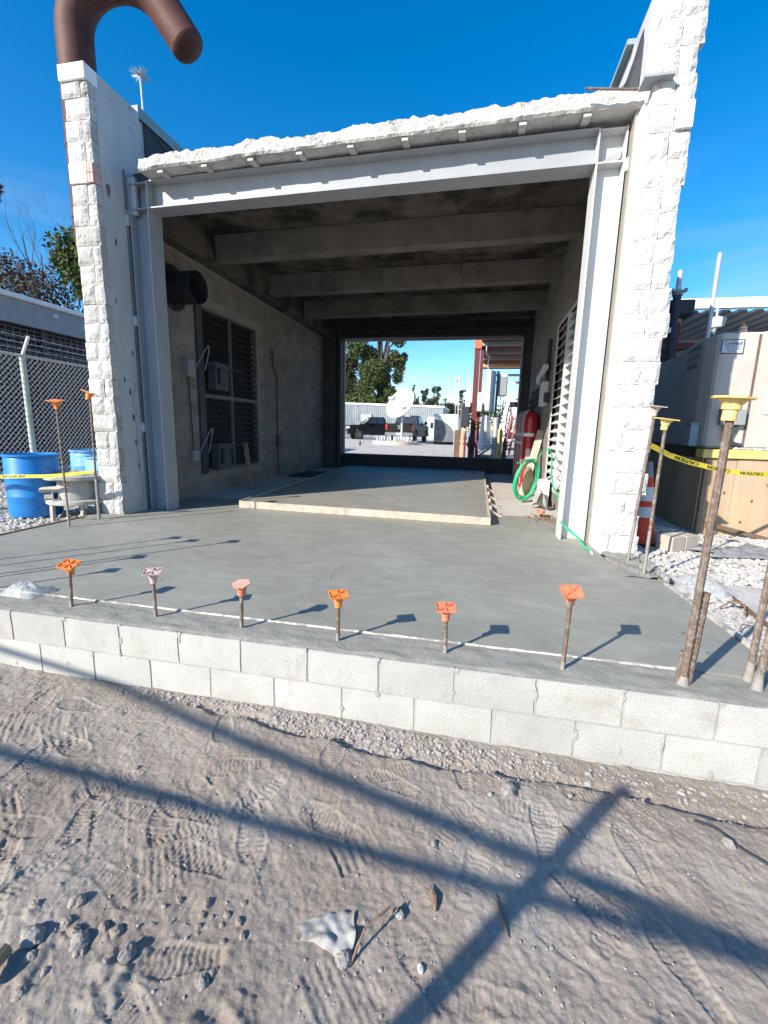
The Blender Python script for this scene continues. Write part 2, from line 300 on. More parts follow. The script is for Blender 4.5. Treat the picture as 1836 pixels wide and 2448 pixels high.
class MB:
    def __init__(s):
        s.v, s.f = [], []
    def add(s, vs, fs):
        b = len(s.v)
        s.v.extend([tuple(x) for x in vs]); s.f.extend([tuple(b + i for i in f) for f in fs])
        return s
    def box(s, x0, x1, y0, y1, z0, z1):
        return s.add([(x0, y0, z0), (x1, y0, z0), (x1, y1, z0), (x0, y1, z0), (x0, y0, z1), (x1, y0, z1), (x1, y1, z1), (x0, y1, z1)],
                     [(0, 3, 2, 1), (4, 5, 6, 7), (0, 1, 5, 4), (1, 2, 6, 5), (2, 3, 7, 6), (3, 0, 4, 7)])
    def hexa(s, lo, hi):
        """4 bottom points and 4 top points, counter-clockwise"""
        return s.add(list(lo) + list(hi), [(0, 3, 2, 1), (4, 5, 6, 7), (0, 1, 5, 4), (1, 2, 6, 5), (2, 3, 7, 6), (3, 0, 4, 7)])
    def bar(s, p0, p1, w, h, up=(0, 0, 1)):
        p0, p1, up = Vector(p0), Vector(p1), Vector(up)
        d = (p1 - p0).normalized()
        if abs(d.dot(up)) > 0.98:
            up = Vector((0, 1, 0))
        a = d.cross(up).normalized() * w / 2
        b = a.cross(d).normalized() * h / 2
        q = lambda p: [p - a - b, p + a - b, p + a + b, p - a + b]
        return s.add(q(p0) + q(p1), [(0, 3, 2, 1), (4, 5, 6, 7), (0, 1, 5, 4), (1, 2, 6, 5), (2, 3, 7, 6), (3, 0, 4, 7)])
    def tube(s, pts, r, n=8, caps=True, rs=None):
        pts = [Vector(p) for p in pts]
        k = len(pts); vs = []
        prev = None
        for i, p in enumerate(pts):
            d = (pts[min(i + 1, k - 1)] - pts[max(i - 1, 0)]).normalized()
            if prev is None:
                a = d.cross(Vector((0, 0, 1)))
                if a.length < 1e-3:
                    a = d.cross(Vector((0, 1, 0)))
                a.normalize()
            else:
                a = (prev - d * prev.dot(d)).normalized()
            prev = a
            b = d.cross(a)
            rr = rs[i] if rs else r
            for j in range(n):
                t = 2 * math.pi * j / n
                vs.append(p + (a * math.cos(t) + b * math.sin(t)) * rr)
        fs = []
        for i in range(k - 1):
            for j in range(n):
                fs.append((i * n + j, i * n + (j + 1) % n, (i + 1) * n + (j + 1) % n, (i + 1) * n + j))
        if caps:
            fs.append(tuple(range(n - 1, -1, -1))); fs.append(tuple((k - 1) * n + j for j in range(n)))
        return s.add(vs, fs)
    def lathe(s, prof, n=24, c=(0, 0, 0), caps=True):
        vs = []
        for r, z in prof:
            for j in range(n):
                t = 2 * math.pi * j / n
                vs.append((c[0] + r * math.cos(t), c[1] + r * math.sin(t), c[2] + z))
        k = len(prof); fs = []
        for i in range(k - 1):
            for j in range(n):
                fs.append((i * n + j, i * n + (j + 1) % n, (i + 1) * n + (j + 1) % n, (i + 1) * n + j))
        if caps:
            fs.append(tuple(range(n - 1, -1, -1))); fs.append(tuple((k - 1) * n + j for j in range(n)))
        return s.add(vs, fs)
    def prism(s, poly, a, b, axis='z'):
        """poly: list of 2-D points extruded along an axis"""
        n = len(poly)
        def P(u, w, t):
            return (u, w, t) if axis == 'z' else ((u, t, w) if axis == 'y' else (t, u, w))
        vs = [P(u, w, a) for u, w in poly] + [P(u, w, b) for u, w in poly]
        fs = [tuple(range(n - 1, -1, -1)), tuple(range(n, 2 * n))]
        for i in range(n):
            fs.append((i, (i + 1) % n, n + (i + 1) % n, n + i))
        return s.add(vs, fs)
    def sheet(s, nx, ny, fn):
        vs = [fn(i / nx, j / ny) for j in range(ny + 1) for i in range(nx + 1)]
        fs = [(j * (nx + 1) + i, j * (nx + 1) + i + 1, (j + 1) * (nx + 1) + i + 1, (j + 1) * (nx + 1) + i) for j in range(ny) for i in range(nx)]
        return s.add(vs, fs)
    def build(s, name, m, parent=None, smooth=False, local=False, bevel=0.0):
        me = bpy.data.meshes.new(name)
        o = Vector((0, 0, 0))
        if parent is not None and not local:
            o = OFF.get(parent.name, Vector((0, 0, 0)))
        me.from_pydata([(x - o.x, y - o.y, z - o.z) for x, y, z in s.v], [], s.f)
        return finish(me, name, m, parent, smooth, o, bevel)

def finish(me, name, m, parent, smooth, o, bevel=0.0):
    import bmesh
    if len(me.vertices) < 60000:
        bm = bmesh.new(); bm.from_mesh(me)
        bmesh.ops.recalc_face_normals(bm, faces=bm.faces)
        if bevel > 0:
            ed = [e for e in bm.edges if len(e.link_faces) == 2 and e.calc_face_angle(0) > 0.6]
            bmesh.ops.bevel(bm, geom=ed, offset=bevel, segments=1, affect='EDGES', clamp_overlap=True)
        bm.to_mesh(me); bm.free()
    if smooth:
        me.polygons.foreach_set('use_smooth', [True] * len(me.polygons))
        try:
            me.set_sharp_from_angle(angle=math.radians(42))
        except Exception:
            pass
    me.materials.append(M[m] if isinstance(m, str) else m)
    ob = bpy.data.objects.new(name, me)
    COL.objects.link(ob)
    if parent is not None:
        ob.parent = parent
    OFF[ob.name] = o
    return ob

def thing(name, loc, label, cat, group=None, kind=None):
    o = bpy.data.objects.new(name, None)
    o.empty_display_size = 0.1
    COL.objects.link(o)
    o.location = loc
    OFF[o.name] = Vector(loc)
    return tag(o, label, cat, group, kind)

def tag(o, label=None, cat=None, group=None, kind=None):
    if label: o['label'] = label
    if cat: o['category'] = cat
    if group: o['group'] = group
    if kind: o['kind'] = kind
    return o

def dup(o, parent=None, loc=None, label=None, rz=None):
    c = o.copy(); COL.objects.link(c)
    if parent is not None: c.parent = parent
    if loc is not None:
        c.location = loc
    if rz is not None: c.rotation_euler = (0, 0, rz)
    if label: c['label'] = label
    OFF[c.name] = Vector(c.location) if parent is None else OFF.get(o.name, Vector())
    for ch in list(o.children):
        dup(ch, c)
    return c

def piece(mesh, name, parent, loc, m=None):
    """one more object sharing mesh data (origin at the piece's centre)"""
    ob = bpy.data.objects.new(name, mesh); COL.objects.link(ob)
    ob.parent = parent
    ob.location = Vector(loc) - OFF.get(parent.name, Vector())
    return ob

def np_mesh(name, v, f, m, parent=None, smooth=True):
    me = bpy.data.meshes.new(name)
    v = np.asarray(v, np.float32); f = np.asarray(f, np.int32)
    if parent is not None:
        v = v - np.array(OFF.get(parent.name, Vector()), np.float32)
    me.vertices.add(len(v)); me.vertices.foreach_set('co', v.ravel())
    k = f.shape[1]
    me.loops.add(f.size); me.loops.foreach_set('vertex_index', f.ravel())
    me.polygons.add(len(f)); me.polygons.foreach_set('loop_start', np.arange(0, f.size, k, dtype=np.int32))
    me.polygons.foreach_set('loop_total', np.full(len(f), k, np.int32))
    me.polygons.foreach_set('use_smooth', np.full(len(f), smooth))
    me.update(calc_edges=True); me.validate()
    me.materials.append(M[m] if isinstance(m, str) else m)
    ob = bpy.data.objects.new(name, me); COL.objects.link(ob)
    if parent is not None: ob.parent = parent
    return ob

def text_mesh(s, size=1.0):
    """letters as flat triangles in the unit plane: list of verts (u, v), faces, width"""
    cu = bpy.data.curves.new('lettering', 'FONT'); cu.body = s; cu.size = size
    cu.resolution_u = 2
    ob = bpy.data.objects.new('lettering', cu); COL.objects.link(ob)
    bpy.context.view_layer.update()
    dg = bpy.context.evaluated_depsgraph_get()
    me = bpy.data.meshes.new_from_object(ob.evaluated_get(dg))
    vs = [tuple(v.co) for v in me.vertices]; fs = [tuple(p.vertices) for p in me.polygons]
    bpy.data.objects.remove(ob); bpy.data.curves.remove(cu); bpy.data.meshes.remove(me)
    w = max(v[0] for v in vs) if vs else 0
    return vs, fs, w

def put_text(s, fn, m, parent, name='lettering', bold=0.0):
    vs, fs, w = text_mesh(s)
    mb = MB(); mb.add([fn(v[0] / w, v[1]) for v in vs], fs)
    if bold:
        mb.add([fn(v[0] / w + bold, v[1] + 0.015) for v in vs], fs)
    me = bpy.data.meshes.new(name); o = OFF.get(parent.name, Vector())
    me.from_pydata([tuple(Vector(p) - o) for p in mb.v], [], mb.f)
    me.materials.append(M[m])
    ob = bpy.data.objects.new(name, me); COL.objects.link(ob); ob.parent = parent
    return ob

def vnoise(x, y, seed=0):
    xi = np.floor(x).astype(np.int64); yi = np.floor(y).astype(np.int64)
    fx = x - xi; fy = y - yi
    fx = fx * fx * (3 - 2 * fx); fy = fy * fy * (3 - 2 * fy)
    def h(a, b):
        n = (a * 374761393 + b * 668265263 + seed * 974711) & 0x7fffffff
        n = ((n ^ (n >> 13)) * 1274126177) & 0x7fffffff
        return ((n ^ (n >> 16)) & 0xffff) / 65535.0
    return (h(xi, yi) * (1 - fx) + h(xi + 1, yi) * fx) * (1 - fy) + (h(xi, yi + 1) * (1 - fx) + h(xi + 1, yi + 1) * fx) * fy

def fbm(x, y, o=4, seed=0):
    s, a, t = 0, 0.5, 0
    for k in range(o):
        s = s + a * vnoise(x * 2 ** k, y * 2 ** k, seed + k); t += a; a *= 0.5
    return s / t

ICO_V = []
def ico():
    p = (1 + 5 ** 0.5) / 2
    v = [(-1, p, 0), (1, p, 0), (-1, -p, 0), (1, -p, 0), (0, -1, p), (0, 1, p), (0, -1, -p), (0, 1, -p), (p, 0, -1), (p, 0, 1), (-p, 0, -1), (-p, 0, 1)]
    f = [(0, 11, 5), (0, 5, 1), (0, 1, 7), (0, 7, 10), (0, 10, 11), (1, 5, 9), (5, 11, 4), (11, 10, 2), (10, 7, 6), (7, 1, 8), (3, 9, 4), (3, 4, 2), (3, 2, 6), (3, 6, 8), (3, 8, 9), (4, 9, 5), (2, 4, 11), (6, 2, 10), (8, 6, 7), (9, 8, 1)]
    v = np.array(v, float); v /= np.linalg.norm(v[0])
    return v, np.array(f)
ICV, ICF = ico()

def pebbles(name, pos, size, m, flat=0.65, parent=None):
    """many small stones in one mesh (nobody could count them)"""
    n = len(pos)
    jit = 1 + nrng.uniform(-0.28, 0.28, (n, 12, 1))
    v = ICV[None] * jit
    sc = np.stack([nrng.uniform(0.7, 1.3, n), nrng.uniform(0.7, 1.3, n), nrng.uniform(flat * 0.7, flat * 1.2, n)], 1)[:, None, :]
    v = v * sc * np.asarray(size)[:, None, None]
    a = nrng.uniform(0, 6.28, n); ca, sa = np.cos(a)[:, None], np.sin(a)[:, None]
    x = v[..., 0] * ca - v[..., 1] * sa; y = v[..., 0] * sa + v[..., 1] * ca
    t = nrng.uniform(-0.6, 0.6, n); ct, st = np.cos(t)[:, None], np.sin(t)[:, None]
    y2 = y * ct - v[..., 2] * st; z2 = y * st + v[..., 2] * ct
    v = np.stack([x, y2, z2], -1) + np.asarray(pos)[:, None, :]
    f = ICF[None] + (np.arange(n) * 12)[:, None, None]
    return np_mesh(name, v.reshape(-1, 3), f.reshape(-1, 3), m, parent, smooth=False)
# ================================================================ SETTING
B = 0.4064
# ---- foreground dirt, with boot prints, lug marks and a trench along the low wall
GX0, GX1, GY0, GY1, GS = -3.0, 2.9, -1.62, 0.03, 0.0052
gx = np.arange(GX0, GX1 + 1e-6, GS); gy = np.arange(GY0, GY1 + 1e-6, GS)
XX, YY = np.meshgrid(gx, gy)
zw = np.interp(XX, [-3, -2.15, -1.2, -0.18, 1.1, 2.25, 3], [-0.395, -0.400, -0.402, -0.392, -0.412, -0.42, -0.40])
def sst(a, b, x):
    t = np.clip((x - a) / (b - a), 0, 1); return t * t * (3 - 2 * t)
yr = np.interp(XX, [-3, -0.62, 0.0, 0.77, 1.39, 1.69, 2.14, 3], [-0.05, -0.106, -0.185, -0.25, -0.195, -0.25, -0.265, -0.28])
yr = yr + 0.075 * (fbm(XX * 6, YY * 9, 4, 5) - 0.5)
zc = -0.405 + 0.03 * (fbm(XX * 1.3, YY * 1.3, 3, 1) - 0.5)
Z = zw + (zc - zw) * sst(0.0, -0.45, YY)
stepw = sst(-0.9, -0.35, XX)
Z = Z + stepw * 0.036 * sst(0.0, -0.03, YY - yr) * sst(-0.75, -0.1, YY - yr)
Z = Z - stepw * 0.012 * sst(-0.06, 0.0, YY - yr) * sst(0.09, 0.03, YY - yr)
Z = Z + 0.022 * (fbm(XX * 5, YY * 5, 4, 21) - 0.5) + 0.009 * (fbm(XX * 22, YY * 22, 4, 31) - 0.5) + 0.006 * (fbm(XX * 70, YY * 70, 2, 41) - 0.5)
lump = np.clip(fbm(XX * 14, YY * 14, 3, 51) - 0.60, 0, 1)
Z = Z + 0.05 * lump * (0.25 + sst(-0.9, -1.4, YY) + sst(-1.2, -2.2, XX) * 0.8)
def stamp(cx, cy, ang, L, W, kind, depth, period):
    global Z
    ca, sa = math.cos(ang), math.sin(ang)
    r = L * 0.75
    ix = (gx > cx - r) & (gx < cx + r); iy = (gy > cy - r) & (gy < cy + r)
    if not ix.any() or not iy.any(): return
    sl = np.ix_(iy, ix)
    u = (XX[sl] - cx) * ca + (YY[sl] - cy) * sa
    v = -(XX[sl] - cx) * sa + (YY[sl] - cy) * ca
    if kind == 'boot':
        w = W * (0.82 + 0.18 * np.cos((u / L * 2 - 0.4) * 3))
        d = np.sqrt((u / (L / 2)) ** 4 + (v / (w / 2)) ** 4)
    else:
        d = np.maximum(np.abs(u) / (L / 2), np.abs(v) / (W / 2)) ** 4
    mask = sst(1.15, 0.75, d); rim = np.exp(-((d - 1.25) / 0.25) ** 2)
    if kind == 'boot':
        ph = u / period * 2 * math.pi + 1.3 * np.sin(v / W * 2 * math.pi * 1.5)
    else:
        ph = u / period * 2 * math.pi
    fade = 0.5 + 0.9 * fbm(XX[sl] * 12, YY[sl] * 12, 2, 77)
    Z[sl] = Z[sl] * (1 - 0.0 * mask) - mask * depth * fade + rim * depth * 0.55 + mask * np.clip(np.sin(ph), -0.5, 0.7) * depth * 0.62 * fade
for k in range(95):
    stamp(rnd.uniform(-2.2, 2.1), rnd.uniform(-1.4, -0.12), rnd.uniform(0, 6.28), rnd.uniform(0.24, 0.30), rnd.uniform(0.095, 0.115), 'boot', rnd.uniform(0.002, 0.005), rnd.uniform(0.014, 0.022))
for k in range(14):
    stamp(rnd.uniform(-1.9, 0.7), rnd.uniform(-1.3, -0.45), rnd.uniform(0.5, 1.2), rnd.uniform(0.14, 0.36), rnd.uniform(0.10, 0.2), 'lug', rnd.uniform(0.003, 0.006), rnd.uniform(0.024, 0.038))
for k in range(18):
    stamp(rnd.uniform(-0.6, 2.0), rnd.uniform(-1.4, -0.45), rnd.uniform(-0.5, 0.5) - 0.7, rnd.uniform(0.1, 0.26), rnd.uniform(0.06, 0.14), 'lug', rnd.uniform(0.002, 0.004), rnd.uniform(0.022, 0.05))
edge = sst(0, 0.25, XX - GX0) * sst(0, 0.25, GX1 - XX) * sst(0, 0.10, YY - GY0)
Z = Z * edge + (-0.40) * (1 - edge)
nx_, ny_ = len(gx), len(gy)
V = np.stack([XX, YY, Z], -1).reshape(-1, 3)
I = np.arange(nx_ * ny_).reshape(ny_, nx_)
Fq = np.stack([I[:-1, :-1], I[:-1, 1:], I[1:, 1:], I[1:, :-1]], -1).reshape(-1, 4)
g = np_mesh('dirt_ground', V, Fq, 'dirt', None, True)
tag(g, 'bare grey brown dirt with boot prints and lug marks in front of the low block wall', kind='structure')
def gz(x, y):
    i = int(np.clip((x - GX0) / GS, 0, nx_ - 1)); j = int(np.clip((y - GY0) / GS, 0, ny_ - 1))
    return float(Z[j, i])
mb = MB()
for x0, x1, y0, y1 in [(-300, GX0, -300, 0.03), (GX1, 300, -300, 0.03), (GX0, GX1, -300, GY0)]:
    mb.add([(x0, y0, -0.40), (x1, y0, -0.40), (x1, y1, -0.40), (x0, y1, -0.40)], [(0, 1, 2, 3)])
tag(mb.build('dirt_ground_beyond', 'dirt_far'), 'bare dirt spreading out around the trench', kind='structure')

# ---- yard behind and around the building (one sheet to the horizon)
ys = [0.03, 2, 8, 13.5, 16, 22, 28, 60, 300, 3000]; zs = [-0.07, -0.07, -0.06, -0.05, 0.0, 0.12, 0.2, 0.28, 0.3, 0.3]
xs = [-3000, -300, -60, -20, -4.1, 2.6, 20, 60, 300, 3000]
mb = MB(); mb.add([(x, y, z) for y, z in zip(ys, zs) for x in xs],
    [(j * 10 + i, j * 10 + i + 1, (j + 1) * 10 + i + 1, (j + 1) * 10 + i) for j in range(9) for i in range(9)])
tag(mb.build('yard_ground', 'yard'), 'pale gravel yard around and behind the building', kind='structure')

# ---- poured slab
poly = [(-4.02, 0.28), (2.50, 0.28), (2.47, 0.62), (2.42, 1.87), (2.165, 1.90), (2.14, 2.52), (2.13, 4.49), (-3.80, 4.49), (-3.80, 3.02), (-4.02, 2.95)]
mb = MB(); mb.prism(poly, -0.3, 0.0)
tag(mb.build('concrete_slab', 'slab'), 'fresh grey trowelled concrete slab in front of the open bay', kind='structure')
mb = MB(); mb.box(-3.80, 2.13, 4.494, 11.5, -0.3, -0.004)
tag(mb.build('old_floor', 'old_floor'), 'worn pale concrete floor inside the bay', kind='structure')
# pale scrape arcs left by the trowel
mb = MB()
def arc(cx, cy, rx, ry, a0, a1, w, n=30):
    def f(u, v):
        a = math.radians(a0 + (a1 - a0) * u); ww = w * (math.sin(math.pi * min(.97, max(.03, u))) ** .6) * (.6 + .8 * float(fbm(np.array(u * 9.0), np.array(cx * 5.0), 3, 4)))
        return (cx + (rx + ww * (v - .5)) * math.cos(a), cy + (ry + ww * (v - .5)) * math.sin(a), .0015)
    mb.sheet(n, 1, f)
arc(.72, 1.37, 1.02, .92, 205, 95, .016, 40); arc(.70, 1.75, .95, .62, 150, 60, .010); arc(-.9, 2.4, .8, .45, 120, 30, .012); arc(.9, 2.6, .9, .5, 140, 50, .012); arc(-.2, 1.0, .35, .3, 60, -40, .008)
tag(mb.build('trowel_scrapes', 'slab_scrape'), 'pale curved scrapes left by the trowel on the fresh slab', kind='structure')
# edge boards and rough footing beside the slab
mb = MB(); mb.bar((-4.035, 0.3, -0.035), (-4.06, 2.9, -0.03), 0.03, 0.09)
o = mb.build('edge_board', 'lumber_dark'); tag(o, 'thin weathered form board along the slab edge by the blue drums', 'form board')
mb = MB(); mb.hexa([(2.515, .3, -.12), (2.55, .3, -.12), (2.465, 1.9, -.12), (2.432, 1.9, -.12)], [(2.515, .3, .005), (2.55, .3, .005), (2.465, 1.9, .005), (2.432, 1.9, .005)])
o = mb.build('edge_board', 'strip'); tag(o, 'pale cement-smeared form board along the slab edge by the white gravel', 'form board')
mb = MB(); mb.sheet(14, 26, lambda u, v: (2.17 + 0.30 * u, 1.88 + 0.92 * v, 0.005 + 0.03 * (math.sin(u * 9 + v * 14) * 0.3 + rnd.random() * 0.5) * (0.2 + 0.8 * u)))
tag(mb.build('footing_top', 'rough_conc'), 'rough unfinished concrete at the foot of the bright pier', kind='structure')
mb = MB(); mb.hexa([(2.47, 1.9, -.1), (2.52, 1.9, -.1), (2.56, 2.75, -.1), (2.51, 2.75, -.1)], [(2.47, 1.9, .03), (2.52, 1.9, .03), (2.56, 2.75, .03), (2.51, 2.75, .03)])
tag(mb.build('footing_edge', 'strip'), 'pale rim at the foot of the bright pier', kind='structure')
mb = MB(); mb.sheet(12, 10, lambda u, v: (-4.02 + 0.42 * u, 2.45 + 0.42 * v, 0.003 + 0.018 * rnd.random() * (1 - u)))
tag(mb.build('slab_crumbs', 'rough_conc'), 'rough concrete crust at the foot of the shaded pier', kind='structure')

# ---- low block wall
wall = thing('block_wall', (0, 0.1, -0.4), 'low wall of pale concrete blocks, two courses, capped with rough grey concrete', 'wall')
mb = MB(); mb.box(-4.5, 2.6, 0.0050, 0.20, -0.7, -0.008)
mb.build('mortar_core', 'mortar', wall)
def cmu_mesh(w, h, d, seed):
    """block face with slightly worn arrises"""
    r = random.Random(seed); b = MB()
    nx, nz = 6, 3
    def fr(u, v):
        e = min(u, 1 - u, v, 1 - v)
        return ((u - .5) * w + (r.uniform(-.0025, .0025)), -0.001 * r.random() + (0.0018 if e < 0.01 else 0), (v - .5) * h + r.uniform(-.002, .002))
    b.sheet(nx, nz, fr)
    n = (nx + 1) * (nz + 1)
    ring = [i for i in range(nx + 1)] + [j * (nx + 1) + nx for j in range(1, nz + 1)] + [nz * (nx + 1) + i for i in range(nx - 1, -1, -1)] + [j * (nx + 1) for j in range(nz - 1, 0, -1)]
    for i in ring:
        x, y, z = b.v[i]; b.v.append((x, d, z))
    k = len(ring)
    for i in range(k):
        b.f.append((ring[i], n + i, n + (i + 1) % k, ring[(i + 1) % k]))
    b.f.append(tuple(n + i for i in range(k)))
    me = bpy.data.meshes.new('concrete_block'); me.from_pydata(b.v, [], b.f)
    import bmesh
    bm = bmesh.new(); bm.from_mesh(me); bmesh.ops.recalc_face_normals(bm, faces=bm.faces); bm.to_mesh(me); bm.free()
    me.materials.append(M['cmu']); return me
CM = [cmu_mesh(B - 0.013, 0.1925, 0.12, s) for s in range(5)]
for row, zc_, off in [(0, -0.1045, 0.0), (1, -0.3065, 0.5), (2, -0.5095, 0.0)]:
    for k in range(-11, 7):
        xc = (k + 0.5 + off) * B
        if row == 2 and xc < 0.5: continue
        piece(CM[rnd.randrange(5)], 'concrete_block', wall, (xc + rnd.uniform(-.0015, .0015), rnd.uniform(-.0012, .0012), zc_))
for k in range(34):
    x = rnd.uniform(-2.1, 2.4); row_ = rnd.random() < .6
    jx = round(x / B * (1 if row_ else 2)) * B / (1 if row_ else 2)
    cx0 = jx + rnd.uniform(-.012, .012); cz0 = (-.006 if rnd.random() < .6 else rnd.uniform(-.2, -.02)) if row_ else rnd.uniform(-.4, -.21)
    mb = MB(); n = 8; a0 = rnd.uniform(.008, .022); b0 = rnd.uniform(.012, .045)
    ring = [(cx0 + a0 * rnd.uniform(.5, 1) * math.cos(2 * math.pi * i / n), min(-.002, cz0 + b0 * rnd.uniform(.5, 1) * math.sin(2 * math.pi * i / n))) for i in range(n)]
    mb.add([(cx0, -.0055, cz0)] + [(p, -.0025, q) for p, q in ring] + [(p, .004, q) for p, q in ring], [(0, i + 1, (i + 1) % n + 1) for i in range(n)] + [(i + 1, n + i + 1, n + (i + 1) % n + 1, (i + 1) % n + 1) for i in range(n)])
    mb.build('mortar_smear', 'mortar', wall, True)
mb = MB()
def fillz(u, v):
    x = -4.5 + 7.1 * u
    y0 = -0.004 + 0.040 * float(fbm(np.array(x * 6.0), np.array(3.3), 4, 3))
    y = y0 + (0.262 - y0) * v
    z = 0.000 + 0.016 * (float(fbm(np.array(x * 9.0), np.array(y * 22.0), 4, 9)) - 0.42) * (1 if 0 < v < 1 else 0.2) - (0.006 if v == 0 else 0)
    return (x, y, z)
mb.sheet(420, 14, fillz)
mb.build('concrete_fill', 'rough_conc', wall, True)
mb = MB()
def stripf(u, v):
    x = -4.0 + 5.98 * u
    w = 0.002 + 0.020 * float(fbm(np.array(x * 7.0), np.array(1.7), 4, 13))
    return (x, 0.262 - w * 0.6 + w * 1.5 * v, 0.003 + 0.011 * math.sin(v * math.pi) * (0.4 + float(fbm(np.array(x * 25.0), np.array(v * 3.0), 3, 17))))
mb.sheet(360, 4, stripf)
mb.build('edge_strip', 'strip', wall, True)

# ================================================================ THE BUILDING
bld = thing('block_building', (-0.85, 3.0, 0), 'pale block building with an open bay, broken concrete roof edge and grey steel portal', 'building')

# left wall : core, haunch, blocks, louvre opening
XL, XR = -3.80, 2.12
mb = MB()
WY0, WY1, WZ0, WZ1 = 4.86, 6.82, 0.42, 3.13
mb.box(-4.02, XL - 0.006, 3.32, WY0, -0.2, 3.80); mb.box(-4.02, XL - 0.006, WY1, 11.2, -0.2, 3.80)
mb.box(-4.02, XL - 0.006, WY0, WY1, -0.2, WZ0); mb.box(-4.02, XL - 0.006, WY0, WY1, WZ1, 3.80)
lw = mb.build('left_wall', 'inner_mortar', bld)
def flat_block(w, h, t, seed):
    r = random.Random(seed); b = MB()
    j = lambda: r.uniform(-.0015, .0015)
    b.add([(0, -w / 2, -h / 2), (0, w / 2, -h / 2), (0, w / 2, h / 2), (0, -w / 2, h / 2),
           (t + j(), -w / 2 + .003, -h / 2 + .003), (t + j(), w / 2 - .003, -h / 2 + .003), (t + j(), w / 2 - .003, h / 2 - .003), (t + j(), -w / 2 + .003, h / 2 - .003)],
          [(0, 3, 2, 1), (4, 5, 6, 7), (0, 1, 5, 4), (1, 2, 6, 5), (2, 3, 7, 6), (3, 0, 4, 7)])
    me = bpy.data.meshes.new('concrete_block'); me.from_pydata(b.v, [], b.f); me.materials.append(M['inner_block']); return me
FB = [flat_block(B - .008, 0.211, 0.009, s) for s in range(4)]
CO = 0.2195
nb_, rest = 0, MB()
for c in range(17):
    z = 0.02 + CO * (c + 0.5)
    if z + CO / 2 > 3.80: continue
    for k in range(25):
        y = 3.72 + (k + 0.5 * (c % 2)) * B
        if y + B / 2 > 11.2: continue
        if y + B / 2 > WY0 - 0.02 and y - B / 2 < WY1 + 0.02 and z + CO / 2 > WZ0 - 0.02 and z - CO / 2 < WZ1 + 0.02: continue
        if nb_ < 285:
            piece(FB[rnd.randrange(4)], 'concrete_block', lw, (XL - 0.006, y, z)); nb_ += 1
        else:
            rest.box(XL - 0.006, XL + 0.003, y - B / 2 + .004, y + B / 2 - .004, z - CO / 2 + .004, z + CO / 2 - .004)
if rest.v:
    tag(rest.build('upper_blocks', 'inner_block', lw), kind='stuff')
# right wall
mb = MB()
RY0, RY1, RZ0, RZ1 = 4.55, 6.55, 0.30, 3.02
mb.box(XR, 2.34, 3.05, RY0, -0.2, 4.303); mb.box(XR, 2.34, RY1, 11.3, -0.2, 4.303)
mb.box(XR, 2.34, RY0, RY1, -0.2, RZ0); mb.box(XR, 2.34, RY0, RY1, RZ1, 4.303)
rw = mb.build('right_wall', 'inner_mortar', bld)
FR = []
for s in range(3):
    b = MB(); w, h = B - .008, 0.211
    b.box(-0.009, 0, -w / 2, w / 2, -h / 2, h / 2)
    me = bpy.data.meshes.new('concrete_block'); me.from_pydata(b.v, [], b.f); me.materials.append(M['inner_block']); FR.append(me)
nb_, rest = 0, MB()
for c in range(18):
    z = 0.02 + CO * (c + 0.5)
    for k in range(24):
        y = 3.66 + (k + 0.5 * (c % 2)) * B
        if y + B / 2 > 11.2: continue
        if y + B / 2 > RY0 - 0.02 and y - B / 2 < RY1 + 0.02 and z + CO / 2 > RZ0 - 0.02 and z - CO / 2 < RZ1 + 0.02: continue
        if nb_ < 280:
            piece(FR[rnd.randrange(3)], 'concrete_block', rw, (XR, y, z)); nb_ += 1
        else:
            rest.box(XR - .009, XR - 0.0005, y - B / 2 + .004, y + B / 2 - .004, z - CO / 2 + .004, z + CO / 2 - .004)
if rest.v:
    tag(rest.build('upper_blocks', 'inner_block', rw), kind='stuff')

# roof slab, ceiling beams, haunches (the roof rises a little to the right)
SL = 0.012
zr = lambda x: 4.235 + (x + 3.8) * SL
mb = MB()
mb.add([(-3.72, 3.45, zr(-3.72)), (2.16, 3.25, zr(2.16)), (2.16, 11.5, zr(2.16)), (-3.72, 11.5, zr(-3.72)),
        (-3.72, 3.45, zr(-3.72) + .11), (2.16, 3.25, zr(2.16) + .11), (2.16, 11.5, zr(2.16) + .11), (-3.72, 11.5, zr(-3.72) + .11)],
       [(0, 3, 2, 1), (4, 5, 6, 7), (0, 1, 5, 4), (1, 2, 6, 5), (2, 3, 7, 6), (3, 0, 4, 7)])
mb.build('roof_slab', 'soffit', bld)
# broken front edge of the roof slab: a thick ragged lip
mb = MB(); NXE = 300
def lip(u, v):
    x = -3.32 + 5.50 * u
    yf = 3.075 - 0.112 * u
    h0 = 4.173 + 0.055 * u
    rag = float(fbm(np.array(x * 5.0), np.array(2.0), 4, 61)); rag2 = float(fbm(np.array(x * 17.0), np.array(6.0), 3, 63))
    th = 0.145 + 0.095 * (rag - 0.42) + 0.05 * (rag2 - 0.5)
    jut = 0.05 * (float(fbm(np.array(x * 8.0), np.array(v * 3.0), 4, 67)) - 0.5)
    low = 0.02 * (float(fbm(np.array(x * 6.0), np.array(9.0), 4, 69)) - 0.5)
    if v <= 0.0: return (x, 3.50, h0 + low * 0.3)
    if v <= 0.17: return (x, yf + 0.02, h0 + low)
    if v < 0.80:
        t = (v - 0.17) / 0.63
        return (x, yf + jut + 0.03 * t * rag, h0 + low + th * t)
    t = (v - 0.80) / 0.2
    return (x, yf + 0.06 + 0.5 * t, h0 + th + 0.035 * (rag2 - .4) * (1 - t))
mb.sheet(NXE, 12, lip)
mb.build('broken_roof_edge', 'roof_edge', bld, False)
mb = MB(); mb.box(-3.70, -3.33, 3.50, 3.75, 4.10, 4.33)
mb.build('roof_curb', 'plaster', bld)
